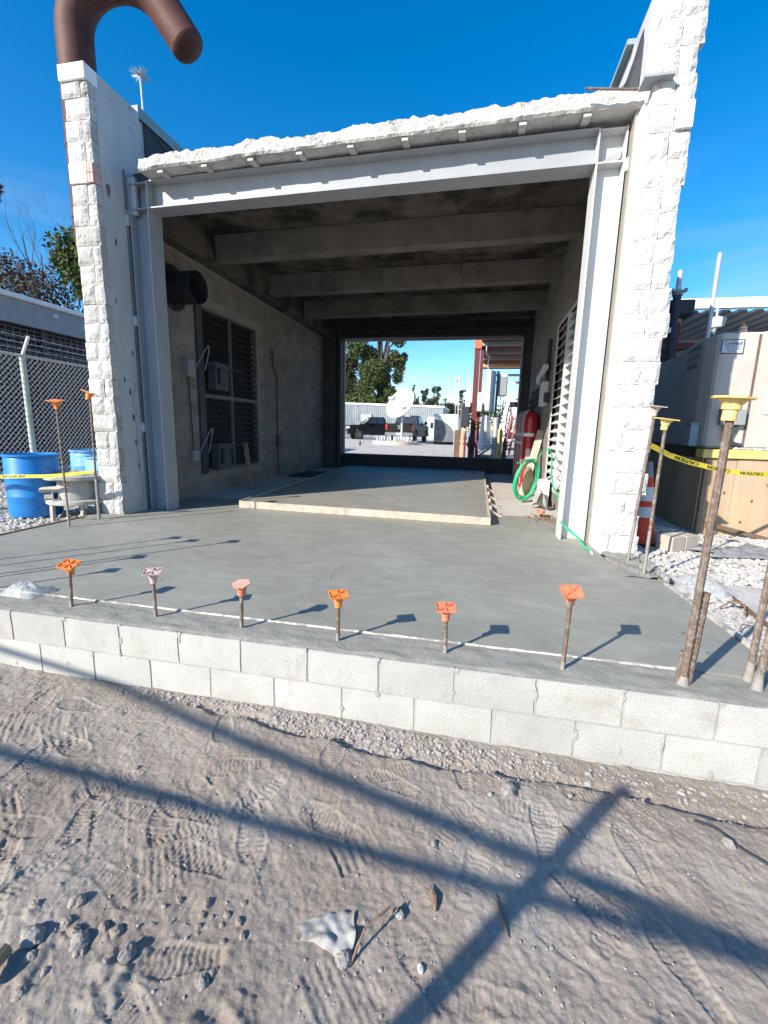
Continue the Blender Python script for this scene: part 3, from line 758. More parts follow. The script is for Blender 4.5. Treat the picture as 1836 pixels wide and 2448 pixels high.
for i, y in enumerate([5.06, 6.98, 8.90]):
    mb = MB(); dz = 0.02
    x0, x1 = -3.56, 2.12
    zb = lambda x: 3.86 + (x + 3.56) * 0.014 + 0.0 * i
    mb.hexa([(x0, y, zb(x0)), (x1, y, zb(x1)), (x1, y + 0.22, zb(x1)), (x0, y + 0.22, zb(x0))],
            [(x0, y - .03, zr(x0) - .002), (x1, y - .03, zr(x1) - .002), (x1, y + 0.25, zr(x1) - .002), (x0, y + 0.25, zr(x0) - .002)])
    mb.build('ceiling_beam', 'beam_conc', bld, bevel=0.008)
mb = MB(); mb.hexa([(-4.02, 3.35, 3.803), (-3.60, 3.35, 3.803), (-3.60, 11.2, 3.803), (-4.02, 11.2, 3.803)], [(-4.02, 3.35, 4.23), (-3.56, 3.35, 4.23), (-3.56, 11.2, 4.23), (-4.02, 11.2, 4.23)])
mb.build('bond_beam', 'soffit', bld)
# short drop rods hanging from the soffit
for x, y, l in [(-0.97, 7.6, 0.34), (-0.80, 7.6, 0.34), (0.38, 6.2, 0.42), (-1.9, 6.2, 0.30), (-2.0, 10.0, 0.36), (-0.9, 10.0, .40), (-0.75, 10.0, .40), (0.5, 10.0, 0.46)]:
    mb = MB(); mb.tube([(x, y, zr(x)), (x, y, zr(x) - l)], 0.008, 6); mb.box(x - .02, x + .02, y - .012, y + .012, zr(x) - l - .03, zr(x) - l)
    mb.build('drop_rod', 'dark_steel', bld)
mb = MB(); mb.bar((-0.97, 7.6, 3.93), (-0.80, 7.6, 3.93), 0.03, 0.02); mb.build('drop_rail', 'dark_steel', bld)

# parapets
mb = MB(); mb.box(-4.02, -3.745, 3.30, 11.5, 4.232, 5.16); mb.box(-4.02, -3.56, 3.30, 3.349, 3.803, 4.23)
pl = mb.build('left_parapet', 'plaster', bld)
mb = MB(); mb.box(-3.743, -3.725, 3.75, 11.5, 4.36, 5.13)
for k in range(8):
    mb.bar((-3.735, 3.76 + k * .5, 5.12 - .02 * rnd.random()), (-3.728, 4.2 + k * .5, 5.05 - .05 * rnd.random()), 0.03, 0.05)
mb.build('roof_membrane', 'membrane', pl)
mb = MB(); mb.box(-4.07, -3.70, 3.62, 11.5, 5.16, 5.225); mb.box(-3.715, -3.70, 3.62, 11.5, 5.09, 5.158)
mb.build('coping', 'coping', pl)
mb = MB(); mb.box(2.17, 2.46, 3.05, 11.5, 4.306, 5.14)
pr = mb.build('right_parapet', 'plaster', bld)
mb = MB()
mb.sheet(3, 20, lambda u, v: (2.195 - 0.10 * u * (1 if v > .02 else .4) - 0.03 * math.sin(v * 15) * u, 3.22 + 1.7 * v, 5.17 - 0.72 * u + 0.03 * math.sin(v * 23 + u * 3)))
mb.build('roof_membrane', 'membrane', pr)
mb = MB(); mb.box(2.10, 2.50, 3.6, 11.5, 5.14, 5.19); mb.build('coping', 'coping', pr)

# pier ends with split-face blocks
def split_block(name, parent, x0, x1, z0, z1, y, depth, m, seed, rough=0.016, proud=0.0):
    r = random.Random(seed); nx = max(3, int((x1 - x0) / 0.035)); nz = 5; b = MB()
    def fr(u, v):
        e = min(u, 1 - u, v, 1 - v)
        d = rough * (1.3 * float(fbm(np.array(u * 2.4 + seed * 7.1), np.array(v * 2.1 + seed * 3.3), 4, seed)) + r.uniform(-.15, .35))
        k = 0.15 if e < 0.01 else 1.0
        jx = r.uniform(-.004, .004) if 0.01 < u < 0.99 else r.uniform(-.006, .004)
        return (x0 + (x1 - x0) * u + jx, y - proud - d * k - (0.008 if e > 0.01 else 0), z0 + (z1 - z0) * v + r.uniform(-.003, .003))
    b.sheet(nx, nz, fr)
    n = (nx + 1) * (nz + 1)
    ring = [i for i in range(nx + 1)] + [j * (nx + 1) + nx for j in range(1, nz + 1)] + [nz * (nx + 1) + i for i in range(nx - 1, -1, -1)] + [j * (nx + 1) for j in range(nz - 1, 0, -1)]
    for i in ring:
        p = b.v[i]; b.v.append((p[0], y + depth, p[2]))
    k = len(ring)
    for i in range(k): b.f.append((ring[i], n + i, n + (i + 1) % k, ring[(i + 1) % k]))
    b.f.append(tuple(n + i for i in range(k)))
    return b.build(name, m, parent, False)
mb = MB(); mb.box(-3.995, -3.69, 2.915, 3.30, -0.2, 4.975)
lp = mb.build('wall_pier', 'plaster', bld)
lp['label'] = 'shaded plaster pier with split-face blocks on its end'
sd = 100
for c in range(23):
    z0 = -0.016 + 0.2195 * c; z1 = z0 + 0.2195
    if c == 18:
        mb = MB(); mb.box(-4.015, -3.775, 2.785, 2.914, z0 + .004, z1 - .004); mb.build('smooth_block', 'brick_white', lp, bevel=.004)
        for i in range(2):
            for j in range(2):
                mb = MB(); xa = -3.77 + 0.041 * i; za = z0 + .006 + 0.106 * j
                mb.box(xa, xa + .034, 2.79, 2.914, za, za + .098); mb.build('brick', 'brick_red', lp)
        continue
    w = [0.18, 0.215, 0.20][c % 3] + rnd.uniform(-.02, .02)
    if c == 22: z1 = 4.972
    lx = -4.02 + rnd.uniform(-.022, .016); rx = -3.69 + rnd.uniform(-.008, .006)
    if c in (2, 5, 15, 21):
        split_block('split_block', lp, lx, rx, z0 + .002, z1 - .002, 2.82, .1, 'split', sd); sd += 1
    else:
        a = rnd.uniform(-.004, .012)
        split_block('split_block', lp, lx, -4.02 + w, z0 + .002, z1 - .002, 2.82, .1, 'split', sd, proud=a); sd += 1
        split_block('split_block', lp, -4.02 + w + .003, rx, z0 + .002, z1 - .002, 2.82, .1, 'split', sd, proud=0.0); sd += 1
mb = MB(); mb.box(-4.04, -3.688, 2.78, 2.97, 4.978, 5.14); mb.build('cap_block', 'white', lp, bevel=.006); mb = MB(); mb.box(-4.02, -3.692, 2.972, 3.299, 4.978, 5.135); mb.build('cap_return', 'plaster', lp); mb = MB(); mb.box(-3.743, -3.692, 3.301, 3.618, 4.24, 5.135); mb.build('parapet_return', 'plaster', lp)
# chipped patches on the plaster return
for y, z, s in [(3.02, 1.75, .05), (3.10, 1.60, .06), (3.13, 1.28, .06), (3.14, .95, .06), (3.17, .62, .06), (3.0, 3.95, .09), (3.2, 2.1, .05), (3.06, 3.4, .05), (2.98, 2.7, .04)]:
    mb = MB(); n = 7
    mb.prism([(y + s * .5 * math.cos(2 * math.pi * k / n) * rnd.uniform(.4, 1), z + s * 1.2 * math.sin(2 * math.pi * k / n) * rnd.uniform(.5, 1)) for k in range(n)], -3.691, -3.6885, axis='x')
    mb.build('plaster_chip', 'panel_grey', lp)
mb = MB(); pts = [(-3.6885, 3.16 + .03 * rnd.uniform(-1, 1) + .02 * k / 20, 1.75 - k * .085) for k in range(21)]
mb.tube(pts, 0.0035, 4); mb.build('plaster_crack', 'panel_grey', lp)

mb = MB(); mb.box(2.165, 2.475, 2.80, 3.05, -0.2, 5.35); mb.box(2.135, 2.165, 2.86, 3.05, -0.2, 4.16)
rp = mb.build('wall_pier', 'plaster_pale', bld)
rp['label'] = 'brightly lit pier with split-face blocks on its end'
for c in range(25):
    z0 = -0.03 + 0.2145 * c; z1 = z0 + 0.2145
    lx = 2.165 + (0.0 if z0 > 1.1 else rnd.uniform(-.01, .01)); rx = 2.505 + rnd.uniform(-.025, .03)
    split = 2.34 if c >= 12 else (2.29 + rnd.uniform(-.05, .06))
    if c == 18:
        split_block('split_block', rp, lx, 2.36, z0 + .002, z1 - .002, 2.72, .08, 'split_pale', sd); sd += 1
        for i in range(3):
            for j in range(2):
                mb = MB(); xa = 2.366 + 0.045 * i; za = z0 + .005 + 0.104 * j
                mb.box(xa, xa + .041, 2.675, 2.80, za, za + .098); mb.build('brick', 'brick_white', rp)
        continue
    if c in (1, 4, 7, 9):
        split_block('split_block', rp, lx, rx, z0 + .0015, z1 - .0015, 2.72, .08, 'split_pale', sd, rough=.02); sd += 1
    else:
        split_block('split_block', rp, lx, split, z0 + .0015, z1 - .0015, 2.72, .08, 'split_pale', sd, rough=.014); sd += 1
        split_block('split_block', rp, split + .004, rx, z0 + .0015, z1 - .0015, 2.72, .08, 'split_pale', sd, rough=.022); sd += 1
mb = MB(); mb.box(2.06, 2.30, 2.62, 2.80, 4.215, 4.235); mb.prism([(2.80, 4.215), (2.66, 4.215), (2.80, 4.06)], 2.20, 2.215, axis='x')
mb.build('shelf_angle', 'steel_paint', rp)
mb = MB(); mb.tube([(1.62, 2.86, 4.33), (2.20, 2.90, 4.285)], 0.011, 8); mb.build('cut_rebar', 'rebar', bld)

# steel portal: two I-columns and a header
def icol(x, y, side, label, sm_='steel_paint'):
    """side=+1: web runs to +x (right column)"""
    mb = MB(); s = side
    xs_ = sorted([x, x + .016 * s]); mb.box(xs_[0], xs_[1], y, y + .25, -0.05, 4.16)
    c = mb.build('steel_column', sm_, bld)
    c['label'] = label
    xw = sorted([x + .016 * s, x + .255 * s]); mb = MB(); mb.box(xw[0], xw[1], y + .118, y + .132, -0.05, 4.15); mb.build('web', sm_, c)
    xo = sorted([x + .255 * s, x + .271 * s]); mb = MB(); mb.box(xo[0], xo[1], y, y + .25, -0.05, 4.16); mb.build('flange', sm_, c)
    for zz in (3.85, 4.14):
        mb = MB(); mb.box(xw[0], xw[1], y + .008, y + .117, zz, zz + .014); mb.build('stiffener_plate', sm_, c)
    return c
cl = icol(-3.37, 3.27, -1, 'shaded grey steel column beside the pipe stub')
cr = icol(1.83, 3.15, 1, 'sunlit steel column, brightness put into its colour, beside the bright pier', 'steel_sunlit')
hp0, hp1 = Vector((-3.368, 3.395, 0)), Vector((1.828, 3.275, 0))
def hbar(z, w, h, dy=0.0, a=0.0, b=0.0):
    m_ = MB(); p = hp0 + Vector((a, dy, z)); q = hp1 + Vector((b, dy, z)); m_.bar(p, q, w, h); return m_
hb = hbar(4.0, 0.014, 0.30).build('header_beam', 'steel_paint', bld)
hbar(3.856, 0.25, 0.016).build('flange', 'steel_paint', hb)
hbar(4.158, 0.25, 0.016).build('flange', 'steel_paint', hb)
for k in range(9):
    x = -3.05 + k * 0.592
    mb = MB(); zz = 4.138 + .055 * (x + 3.32) / 5.5
    y0_ = 3.065 - 0.112 * (x + 3.3) / 5.5
    mb.hexa([(x - .035, y0_ + .045, zz - .0), (x + .035, y0_ + .045, zz - .0), (x + .035, 3.30, zz + .018), (x - .035, 3.30, zz + .018)],
            [(x - .035, y0_ + .045, zz + .026), (x + .035, y0_ + .045, zz + .026), (x + .035, 3.30, zz + .04), (x - .035, 3.30, zz + .04)])
    mb.build('deck_tab', 'roof_edge', bld)
# weld blob and notch pieces at the right joint
mb = MB(); mb.prism([(1.86, 3.88), (2.0, 3.965), (2.08, 3.99), (2.07, 3.92), (1.96, 3.875)], 3.235, 3.262, axis='y'); mb.build('gusset_plate', 'steel_paint', cr)
# door-track conduits beside both columns, with small clips
def conduit(pts, m, clips, name='door_track'):
    mb = MB(); mb.tube(pts, 0.011, 6); c = mb.build(name, m, bld)
    for x, y, z in clips:
        mb = MB(); mb.box(x - .028, x + .028, y - .02, y + .02, z - .06, z + .06); mb.build('clip', 'plaster', c, bevel=.008)
    return c
conduit([(2.145, 3.125, 4.05), (2.145, 3.125, 3.72), (2.150, 3.125, 2.65)], 'panel_grey', [(2.125, 3.12, 3.80), (2.15, 3.12, 2.50)])
conduit([(2.13, 3.125, 2.38), (2.145, 3.125, 1.42)], 'panel_grey', [(2.15, 3.12, 1.30)])
conduit([(2.145, 3.125, 1.20), (2.150, 3.125, 0.01)], 'panel_grey', [])
conduit([(-3.672, 3.26, 4.3), (-3.672, 3.26, 3.85)], 'panel_grey', [(-3.67, 3.25, 3.72)])
conduit([(-3.662, 3.26, 3.62), (-3.662, 3.26, 2.62)], 'panel_grey', [(-3.66, 3.25, 2.52)])
conduit([(-3.664, 3.26, 2.42), (-3.666, 3.26, 1.24)], 'panel_grey', [(-3.665, 3.25, 1.15)])
conduit([(-3.668, 3.26, 1.05), (-3.670, 3.26, 0.0)], 'panel_grey', [])

# far end of the bay: steel frame round the opening, dark sill wall
mb = MB(); mb.box(-4.02, -3.28, 11.32, 11.50, -0.1, 4.22); mb.box(1.89, 2.34, 11.32, 11.50, -0.1, 4.22)
mb.box(-3.28, 1.89, 11.32, 11.50, 3.78, 4.22)
fw = mb.build('far_wall', 'inner_mortar', bld)
mb = MB(); mb.box(-3.28, 1.89, 11.30, 11.52, -0.1, 0.425); mb.build('sill_wall', 'panel_dark', fw)
for nm, bx in [('door_post', (-3.38, -3.275, 11.05, 11.315, 0, 4.02)), ('door_post', (1.885, 1.96, 11.05, 11.315, 0, 4.02)), ('door_head', (-3.27, 1.88, 11.05, 11.315, 3.77, 3.84))]:
    mb = MB(); mb.box(*bx); mb.build(nm, 'dark_steel', fw)
mb = MB(); mb.box(-3.56, 2.1, 10.95, 11.20, 4.03, 4.05); mb.box(-3.56, 2.1, 11.07, 11.085, 4.05, 4.22); mb.box(-3.27, 1.88, 11.20, 11.21, 3.842, 4.02)
mb.build('far_header', 'dark_steel', fw)
for nm, x in (('far_column', -3.60), ('far_column', 2.035)):
    w_ = .19 if x < 0 else .07
    mb = MB(); mb.box(x - w_, x + w_, 10.95, 10.965, 0, 4.03); mb.box(x - .008, x + .008, 10.965, 11.185, 0, 4.03); mb.box(x - w_, x + w_, 11.185, 11.20, 0, 4.03)
    mb.build(nm, 'dark_steel', fw)
mb = MB(); mb.box(-3.27, -3.225, 11.33, 11.36, 0.43, 3.765); mb.box(-3.225, 1.86, 11.33, 11.36, 3.735, 3.765); mb.box(1.86, 1.88, 11.33, 11.36, 0.43, 3.765)
mb.build('door_trim', 'grey_light', fw)

# louvre in the left wall
lv = MB(); lv.box(-3.86, -3.76, 4.74, 4.90, 0.36, 3.20)
lo = lv.build('louvre_window', 'dark_steel', bld); lo['label'] = 'dark louvre with two motors in the shaded wall'
mb = MB(); mb.box(-3.84, -3.785, 4.90, 4.925, .42, 3.13); mb.box(-3.84, -3.785, 6.80, 6.825, .42, 3.13); mb.box(-3.83, -3.78, 5.79, 5.83, .42, 3.13)
mb.box(-3.84, -3.77, 4.925, 6.80, 1.66, 1.73); mb.box(-3.84, -3.77, 4.925, 6.80, .40, .44); mb.box(-3.84, -3.78, 4.925, 6.8, 3.11, 3.14)
mb.build('frame', 'panel_grey', lo)
for k in range(25):
    z = 0.50 + k * 0.106
    if abs(z - 1.69) < .05: continue
    mb = MB(); mb.add([(-3.87, 4.925, z + .05), (-3.87, 6.80, z + .05), (-3.80, 6.80, z - .01), (-3.80, 4.925, z - .01), (-3.87, 4.925, z + .056), (-3.87, 6.80, z + .056), (-3.797, 6.80, z - .004), (-3.797, 4.925, z - .004)],
        [(0, 1, 2, 3), (7, 6, 5, 4), (0, 4, 5, 1), (1, 5, 6, 2), (2, 6, 7, 3), (3, 7, 4, 0)])
    mb.build('slat', 'panel_dark', lo)
mb = MB(); mb.box(-3.93, -3.92, 4.88, 6.83, .4, 3.15); mb.build('back_screen', 'black', lo)
for z in (1.80, 0.42):
    mb = MB(); mb.box(-3.78, -3.62, 5.0, 5.42, z, z + .11); mb.box(-3.78, -3.63, 5.02, 5.08, z + .11, z + .36); mb.box(-3.78, -3.62, 5.18, 5.42, z + .11, z + .36); mb.box(-3.78, -3.60, 4.98, 5.44, z + .36, z + .46)
    mb.box(-3.70, -3.68, 5.44, 6.1, z + .40, z + .425)
    mb.build('louvre_motor', 'dark_steel', lo, bevel=.006)
    mb = MB(); mb.tube([(-3.74, 4.62 + .55 * math.sin(t) * .5 + .25 * t / 3, z + .30 + .42 * math.sin(t)) for t in [k * math.pi / 14 for k in range(15)]], .011, 6)
    mb.build('cable', 'grey', lo)
# switch box, conduit on the left wall
mb = MB(); mb.box(-3.80, -3.70, 4.38, 4.56, 1.95, 2.22); sw = mb.build('switch_box', 'grey', bld, bevel=.006)
mb = MB(); mb.tube([(-3.76, 4.46, 1.95), (-3.76, 4.50, 0.74)], .012, 6); mb.build('conduit', 'dark_steel', sw)
mb = MB(); mb.box(-3.80, -3.72, 4.42, 4.60, .60, .78); mb.build('outlet_box', 'grey', sw, bevel=.006)
mb = MB(); mb.tube([(-3.78, 7.55, 2.9), (-3.78, 7.55, 2.55), (-3.78, 7.75, 2.3), (-3.78, 7.75, .9), (-3.78, 7.75, .08)], .014, 6); cd = mb.build('wall_conduit', 'dark_steel', bld)
mb = MB(); mb.box(-3.80, -3.72, 7.68, 7.86, .75, 1.02); mb.build('outlet_box', 'dark_steel', cd, bevel=.006)
mb = MB(); mb.box(-3.80, -3.765, 3.95, 3.99, 1.85, 2.75); mb.build('wall_strap', 'dark_steel', bld)

# louvre in the right wall
mb = MB(); mb.box(2.10, 2.18, RY0 - .05, RY0, RZ0 - .04, RZ1 + .04); mb.box(2.10, 2.18, RY1, RY1 + .05, RZ0 - .04, RZ1 + .04)
mb.box(2.10, 2.18, RY0, RY1, RZ0 - .05, RZ0); mb.box(2.10, 2.18, RY0, RY1, RZ1, RZ1 + .05); mb.box(2.085, 2.20, 5.50, 5.56, RZ0, RZ1)
lo2 = mb.build('louvre_window', 'grey_light', bld); lo2['label'] = 'white louvre catching the sun in the bright wall'
for k in range(19):
    z = RZ0 + .06 + k * 0.142
    mb = MB(); mb.hexa([(2.10, RY0, z), (2.22, RY0, z + .075), (2.22, RY1, z + .075), (2.10, RY1, z)], [(2.097, RY0, z + .008), (2.217, RY0, z + .083), (2.217, RY1, z + .083), (2.097, RY1, z + .008)])
    mb.build('slat', 'grey_light', lo2)
mb = MB(); mb.box(2.28, 2.29, RY0 - .05, RY1 + .05, RZ0 - .05, RZ1 + .05); mb.build('back_screen', 'panel_grey', lo2)
# ================================================================ REBARS WITH SAFETY CAPS
def rebar_mesh(p0, p1, r, step=0.013):
    p0, p1 = Vector(p0), Vector(p1); n = max(4, int((p1 - p0).length / step))
    pts, rs = [], []
    for i in range(n + 1):
        pts.append(p0.lerp(p1, i / n)); rs.append(r * (1.17 if i % 2 else 0.90))
    mb = MB(); mb.tube(pts, r, 8, rs=rs)
    for s in (-1, 1):
        a = Vector((r * s * 1.0, 0, 0)); mb.bar(p0 + a, p1 + a, 0.004, 0.005)
    return mb
def cap_square(c, half, m, parent, rot, tilt=(0, 0), cross=True, nside=4, scale=1.0):
    """plate on a stepped socket; the plate has ribs on top"""
    mb = MB(); h = half
    q = Matrix.Rotation(tilt[0], 3, 'X') @ Matrix.Rotation(tilt[1], 3, 'Y') @ Matrix.Rotation(rot, 3, 'Z')
    T = lambda p: Vector(c) + q @ Vector(p)
    s = scale
    tmp = MB()
    tmp.lathe([(0.018 * s, -0.068 * s), (0.021 * s, -0.068 * s), (0.021 * s, -0.035 * s), (0.027 * s, -0.033 * s), (0.028 * s, -0.018 * s), (0.040 * s, -0.004 * s), (0.042 * s, 0.0)], 16)
    n = nside; a0 = math.pi / 4 if n == 4 else 0
    rr = h * (1.414 if n == 4 else 1.08)
    ring = [(rr * math.cos(a0 + 2 * math.pi * k / n), rr * math.sin(a0 + 2 * math.pi * k / n)) for k in range(n)]
    tmp.prism(ring, 0.0, 0.006 * s)
    if cross:
        w = 0.004
        for ang in (0, math.pi / 4, math.pi / 2, 3 * math.pi / 4):
            L = h * (1.0 if ang in (0, math.pi / 2) else 1.38) * .97
            d = Vector((math.cos(ang), math.sin(ang), 0)); tmp.bar(-d * L + Vector((0, 0, .009 * s)), d * L + Vector((0, 0, .009 * s)), w, 0.006 * s)
        for k in range(n):
            tmp.bar((*ring[k], .009 * s), (*ring[(k + 1) % n], .009 * s), w, .006 * s)
    mb.add([T(v) for v in tmp.v], tmp.f)
    return mb.build('cap', m, parent)
short = [((-1.712, .149), (-1.697, .149, .285), 'cap_orange', 'first short rebar by the plastic bag, with a bright orange cap', .1, (0.25, .15), True, 4, .05),
         ((-1.077, .151), (-1.077, .151, .292), 'cap_faded', 'short rebar with a faded pinkish grey square cap', .5, (.1, .05), True, 4, .05),
         ((-.478, .143), (-.470, .143, .278), 'cap_dusty', 'short rebar with a dusty six-sided cap on an orange socket', .2, (.22, .0), False, 6, .052),
         ((.134, .135), (.136, .135, .273), 'cap_orange', 'short rebar with a clean orange square cap, ribs showing, in the middle of the row', .45, (.06, .03), True, 4, .05),
         ((.750, .144), (.742, .144, .258), 'cap_red', 'short rebar with a dusty red orange square cap', .15, (.10, .0), True, 4, .05),
         ((1.358, .124), (1.363, .124, .418), 'cap_red', 'tallest of the short rebars, its red cap tipped towards the camera', .1, (.32, -.05), True, 4, .048)]
for (bx, by), c, cm, lab, rot, tilt, cross, ns, hf in short:
    r = thing('rebar', (bx, by, 0), lab, 'rebar', 'capped rebars along the low wall')
    rebar_mesh((bx, by, -.02), (c[0], c[1], c[2] - .01), .0095).build('bar', 'rebar', r, True)
    mb = MB(); mb.lathe([(.013, 0), (.0115, .012), (.0105, .045)], 10, (bx, by, 0)); mb.build('cement_collar', 'rebar_cement', r, True)
    cp = cap_square(c, hf, cm, r, rot, tilt, cross, ns)
    if cm == 'cap_dusty':
        mb = MB(); mb.lathe([(.0215, -.07), (.0285, -.032), (.029, -.012)], 16, c); mb.build('socket', 'cap_red', cp)
# off to the left, their shadows cross the slab
for i, (bx, by, h) in enumerate([(-3.12, .15, 1.25), (-3.46, .15, 1.18), (-3.75, .15, 1.22), (-2.62, .15, .46), (-3.0, .16, .72)]):
    r = thing('rebar', (bx, by, 0), ['tall rebar at the far left corner of the low wall', 'tall rebar next to the left corner of the low wall', 'tall rebar on the left corner of the low wall', 'stub rebar beyond the plastic bag', 'medium rebar near the left corner of the low wall'][i], 'rebar', 'capped rebars along the low wall')
    rebar_mesh((bx, by, -.02), (bx, by, h), .0095).build('bar', 'rebar', r, True)
    cap_square((bx, by, h + .01), .05, 'cap_orange', r, .3, (.05, 0))
# tall bundle, near right
r = thing('rebar', (1.925, .125, 0), 'tall rusty rebar in a bundle with a broad yellow cap, nearest the camera', 'rebar', 'tall rebars')
rebar_mesh((1.918, .118, -.02), (1.940, .125, 1.30), .0155, .015).build('bar', 'rebar', r, True)
cap_square((1.941, .125, 1.372), .078, 'cap_yellow', r, .12, (.02, .06), False, 8, 1.38)
mb = MB(); mb.tube([(1.921 + .035 * math.cos(t), .128 + .028 * math.sin(t), .26 + .004 * math.sin(2 * t)) for t in [k * .45 for k in range(15)]], .0022, 5); mb.build('tie_wire', 'rebar', r)
mb = MB(); mb.lathe([(.030, 0), (.024, .02), (.018, .05)], 10, (1.920, .122, 0)); mb.build('cement_collar', 'rebar_cement', r, True)
r = thing('rebar', (1.96, .135, 0), 'half height rebar lapped against the tall one with the yellow cap', 'rebar', 'tall rebars')
rebar_mesh((1.945, .130, -.02), (1.968, .140, .475), .0155, .015).build('bar', 'rebar', r, True)
r = thing('rebar', (1.90, .115, 0), 'short cement-covered rebar lapped on the outer side of the yellow-capped one', 'rebar', 'tall rebars')
rebar_mesh((1.898, .128, -.02), (1.904, .130, .17), .011, .012).build('bar', 'rebar', r, True)
# pair at the right-hand frame edge
r = thing('rebar', (2.275, .244, 0), 'tall rebar at the right end of the low wall, farther of the pair', 'rebar', 'tall rebars')
rebar_mesh((2.265, .244, -.02), (2.285, .25, 1.35), .0145, .014).build('bar', 'rebar', r, True)
cap_square((2.286, .25, 1.41), .07, 'cap_orange', r, .1, (0, 0), False, 4, 1.3)
mb = MB(); mb.lathe([(.026, 0), (.022, .03), (.017, .10)], 10, (2.266, .244, 0)); mb.build('cement_collar', 'rebar_cement', r, True)
r = thing('rebar', (2.26, .156, 0), 'thick rebar at the right end of the low wall, nearer of the pair', 'rebar', 'tall rebars')
rebar_mesh((2.256, .156, -.02), (2.292, .165, .62), .0165, .014).build('bar', 'rebar', r, True)
mb = MB(); mb.lathe([(.028, 0), (.023, .03), (.018, .09)], 10, (2.258, .156, 0)); mb.build('cement_collar', 'rebar_cement', r, True)
mb = MB(); mb.tube([(2.24, .15, .16), (2.275, .2, .165), (2.33, .22, .19)], .003, 5); mb.build('tie_wire', 'rebar', r)
# tall ones beside the piers
for b, t, cm, lab, tl in [((-3.731, 2.042), (-3.732, 2.042, 1.352), 'cap_orange', 'tall rebar with an orange cap beside the blue drum', (.15, .1)),
                      ((-3.759, 2.483), (-3.715, 2.483, 1.471), 'cap_orange', 'tall rebar in front of the shaded pier, with a tipped orange cap', (-.2, .3)),
                      ((2.336, 2.398), (2.405, 2.398, 1.394), 'cap_faded', 'tall leaning rebar with a faded pink cap against the bright pier', (.1, .1)),
                      ((2.340, 1.968), (2.352, 1.968, 1.266), 'cap_yellow', 'tall rebar with a pale yellow cap by the caution tape', (.05, .12))]:
    r = thing('rebar', (b[0], b[1], 0), lab, 'rebar', 'tall rebars')
    rebar_mesh((b[0], b[1], -.02), t, .0115, .016).build('bar', 'rebar', r, True)
    if b[1] in (2.483,):
        rebar_mesh((b[0] + .012, b[1], -.02), (b[0] + .020, b[1], .50), .018, .02).build('sleeve', 'rebar_cement', r, True)
    else:
        rebar_mesh((b[0], b[1], -.02), (b[0] + (t[0] - b[0]) * .3, b[1], .40), .0125, .016).build('cement_collar', 'rebar_cement', r, True)
    cap_square((t[0] + .002, t[1], t[2] + .07), .068, cm, r, .2, tl, False, 4, 1.25)

# ================================================================ RAISED POUR INSIDE A TIMBER FORM
pad = thing('formed_pad', (-.8, 3.75, 0), 'raised slab of fresh concrete inside a pale timber form', 'concrete pad')
FL, FRt, BLk, BRk = (-2.555, 3.83), (1.04, 3.715), (-2.90, 10.9), (1.03, 10.9)
mb = MB(); mb.hexa([(*FL, -.05), (*FRt, -.05), (*BRk, -.05), (*BLk, -.05)], [(*FL, .088), (*FRt, .088), (*BRk, .095), (*BLk, .095)])
mb.build('concrete_fill', 'pad', pad)
def plank(p, q, t, z0, z1, side):
    d = (Vector((q[0] - p[0], q[1] - p[1], 0))).normalized(); nrm = Vector((d.y, -d.x, 0)) * side * t
    a, b = Vector((*p, 0)), Vector((*q, 0))
    m_ = MB(); lo = [a, b, b + nrm, a + nrm]
    m_.hexa([(v.x, v.y, z0) for v in lo], [(v.x, v.y, z1) for v in lo]); return m_
plank(FL, (FRt[0] + .035, FRt[1]), .036, .002, .104, 1).build('form_board', 'lumber', pad, bevel=.003)
plank(FRt, BRk, .034, .002, .106, 1).build('form_board', 'lumber', pad, bevel=.003)
plank(BLk, FL, .034, .002, .104, 1).build('form_board', 'lumber', pad, bevel=.003)
for y in (4.35, 5.05, 5.9, 6.9):
    mb = MB(); mb.prism([(1.066, .098), (1.066, .003), (1.27, .003), (1.25, .018)], y, y + .038, axis='y'); mb.build('brace', 'lumber', pad)
    mb = MB(); mb.box(1.066, 1.10, y + .04, y + .075, .003, .15); mb.build('stake', 'lumber', pad)

# ================================================================ EXHAUST PIPE
pipe = thing('exhaust_pipe', (-5.05, 4.25, 0), 'large rusty brown gooseneck pipe rising beside the shaded pier', 'pipe')
PX, PY, PR = -5.14, 4.25, 0.240
mb = MB(); pts = [(PX, PY, 4.02 + .3 * k) for k in range(9)]; pts[-1] = (PX, PY, 6.62)
RR, SW = .70, math.radians(145)
hx, hy = math.cos(math.radians(15)), math.sin(math.radians(15))      # the outlet swings away behind the wall
for k in range(1, 22):
    a = math.pi - k * SW / 21; s_ = RR + RR * math.cos(a); pts.append((PX + s_ * hx, PY + s_ * hy, 6.62 + RR * math.sin(a)))
a = math.pi - SW; d = Vector((math.sin(a) * hx, math.sin(a) * hy, -math.cos(a)))
e0 = Vector(pts[-1]); pts += [tuple(e0 + d * t) for t in (.2, .36, .52)]
mb.tube(pts, PR, 28, caps=False); mb.build('gooseneck', 'rust_pipe', pipe, True)
end = e0 + d * .52
mb = MB(); mb.tube([end, end + d * .05, end + d * .09, end + d * .11], PR, 28, caps=True, rs=[PR, PR * .93, PR * .7, PR * .2]); mb.build('end_cap', 'rust_pipe', pipe, True)
mb = MB(); pts = []
for k in range(11):
    t = math.radians(180 + k * 9); pts.append((PX + .80 + .80 * math.cos(t), PY, 4.02 + .80 * math.sin(t)))
pts.append((-3.86, PY, 3.22)); mb.tube(pts, PR, 28, caps=False); mb.build('elbow', 'rust_pipe', pipe, True)
mb = MB(); mb.tube([(-3.86, PY, 3.22), (-3.795, PY, 3.22)], PR + .09, 28); mb.build('wall_collar', 'pipe_dark', pipe, True)
mb = MB(); mb.tube([(-3.80, PY - .02, 3.20), (-3.34, PY - .04, 3.20)], .225, 28, caps=False)
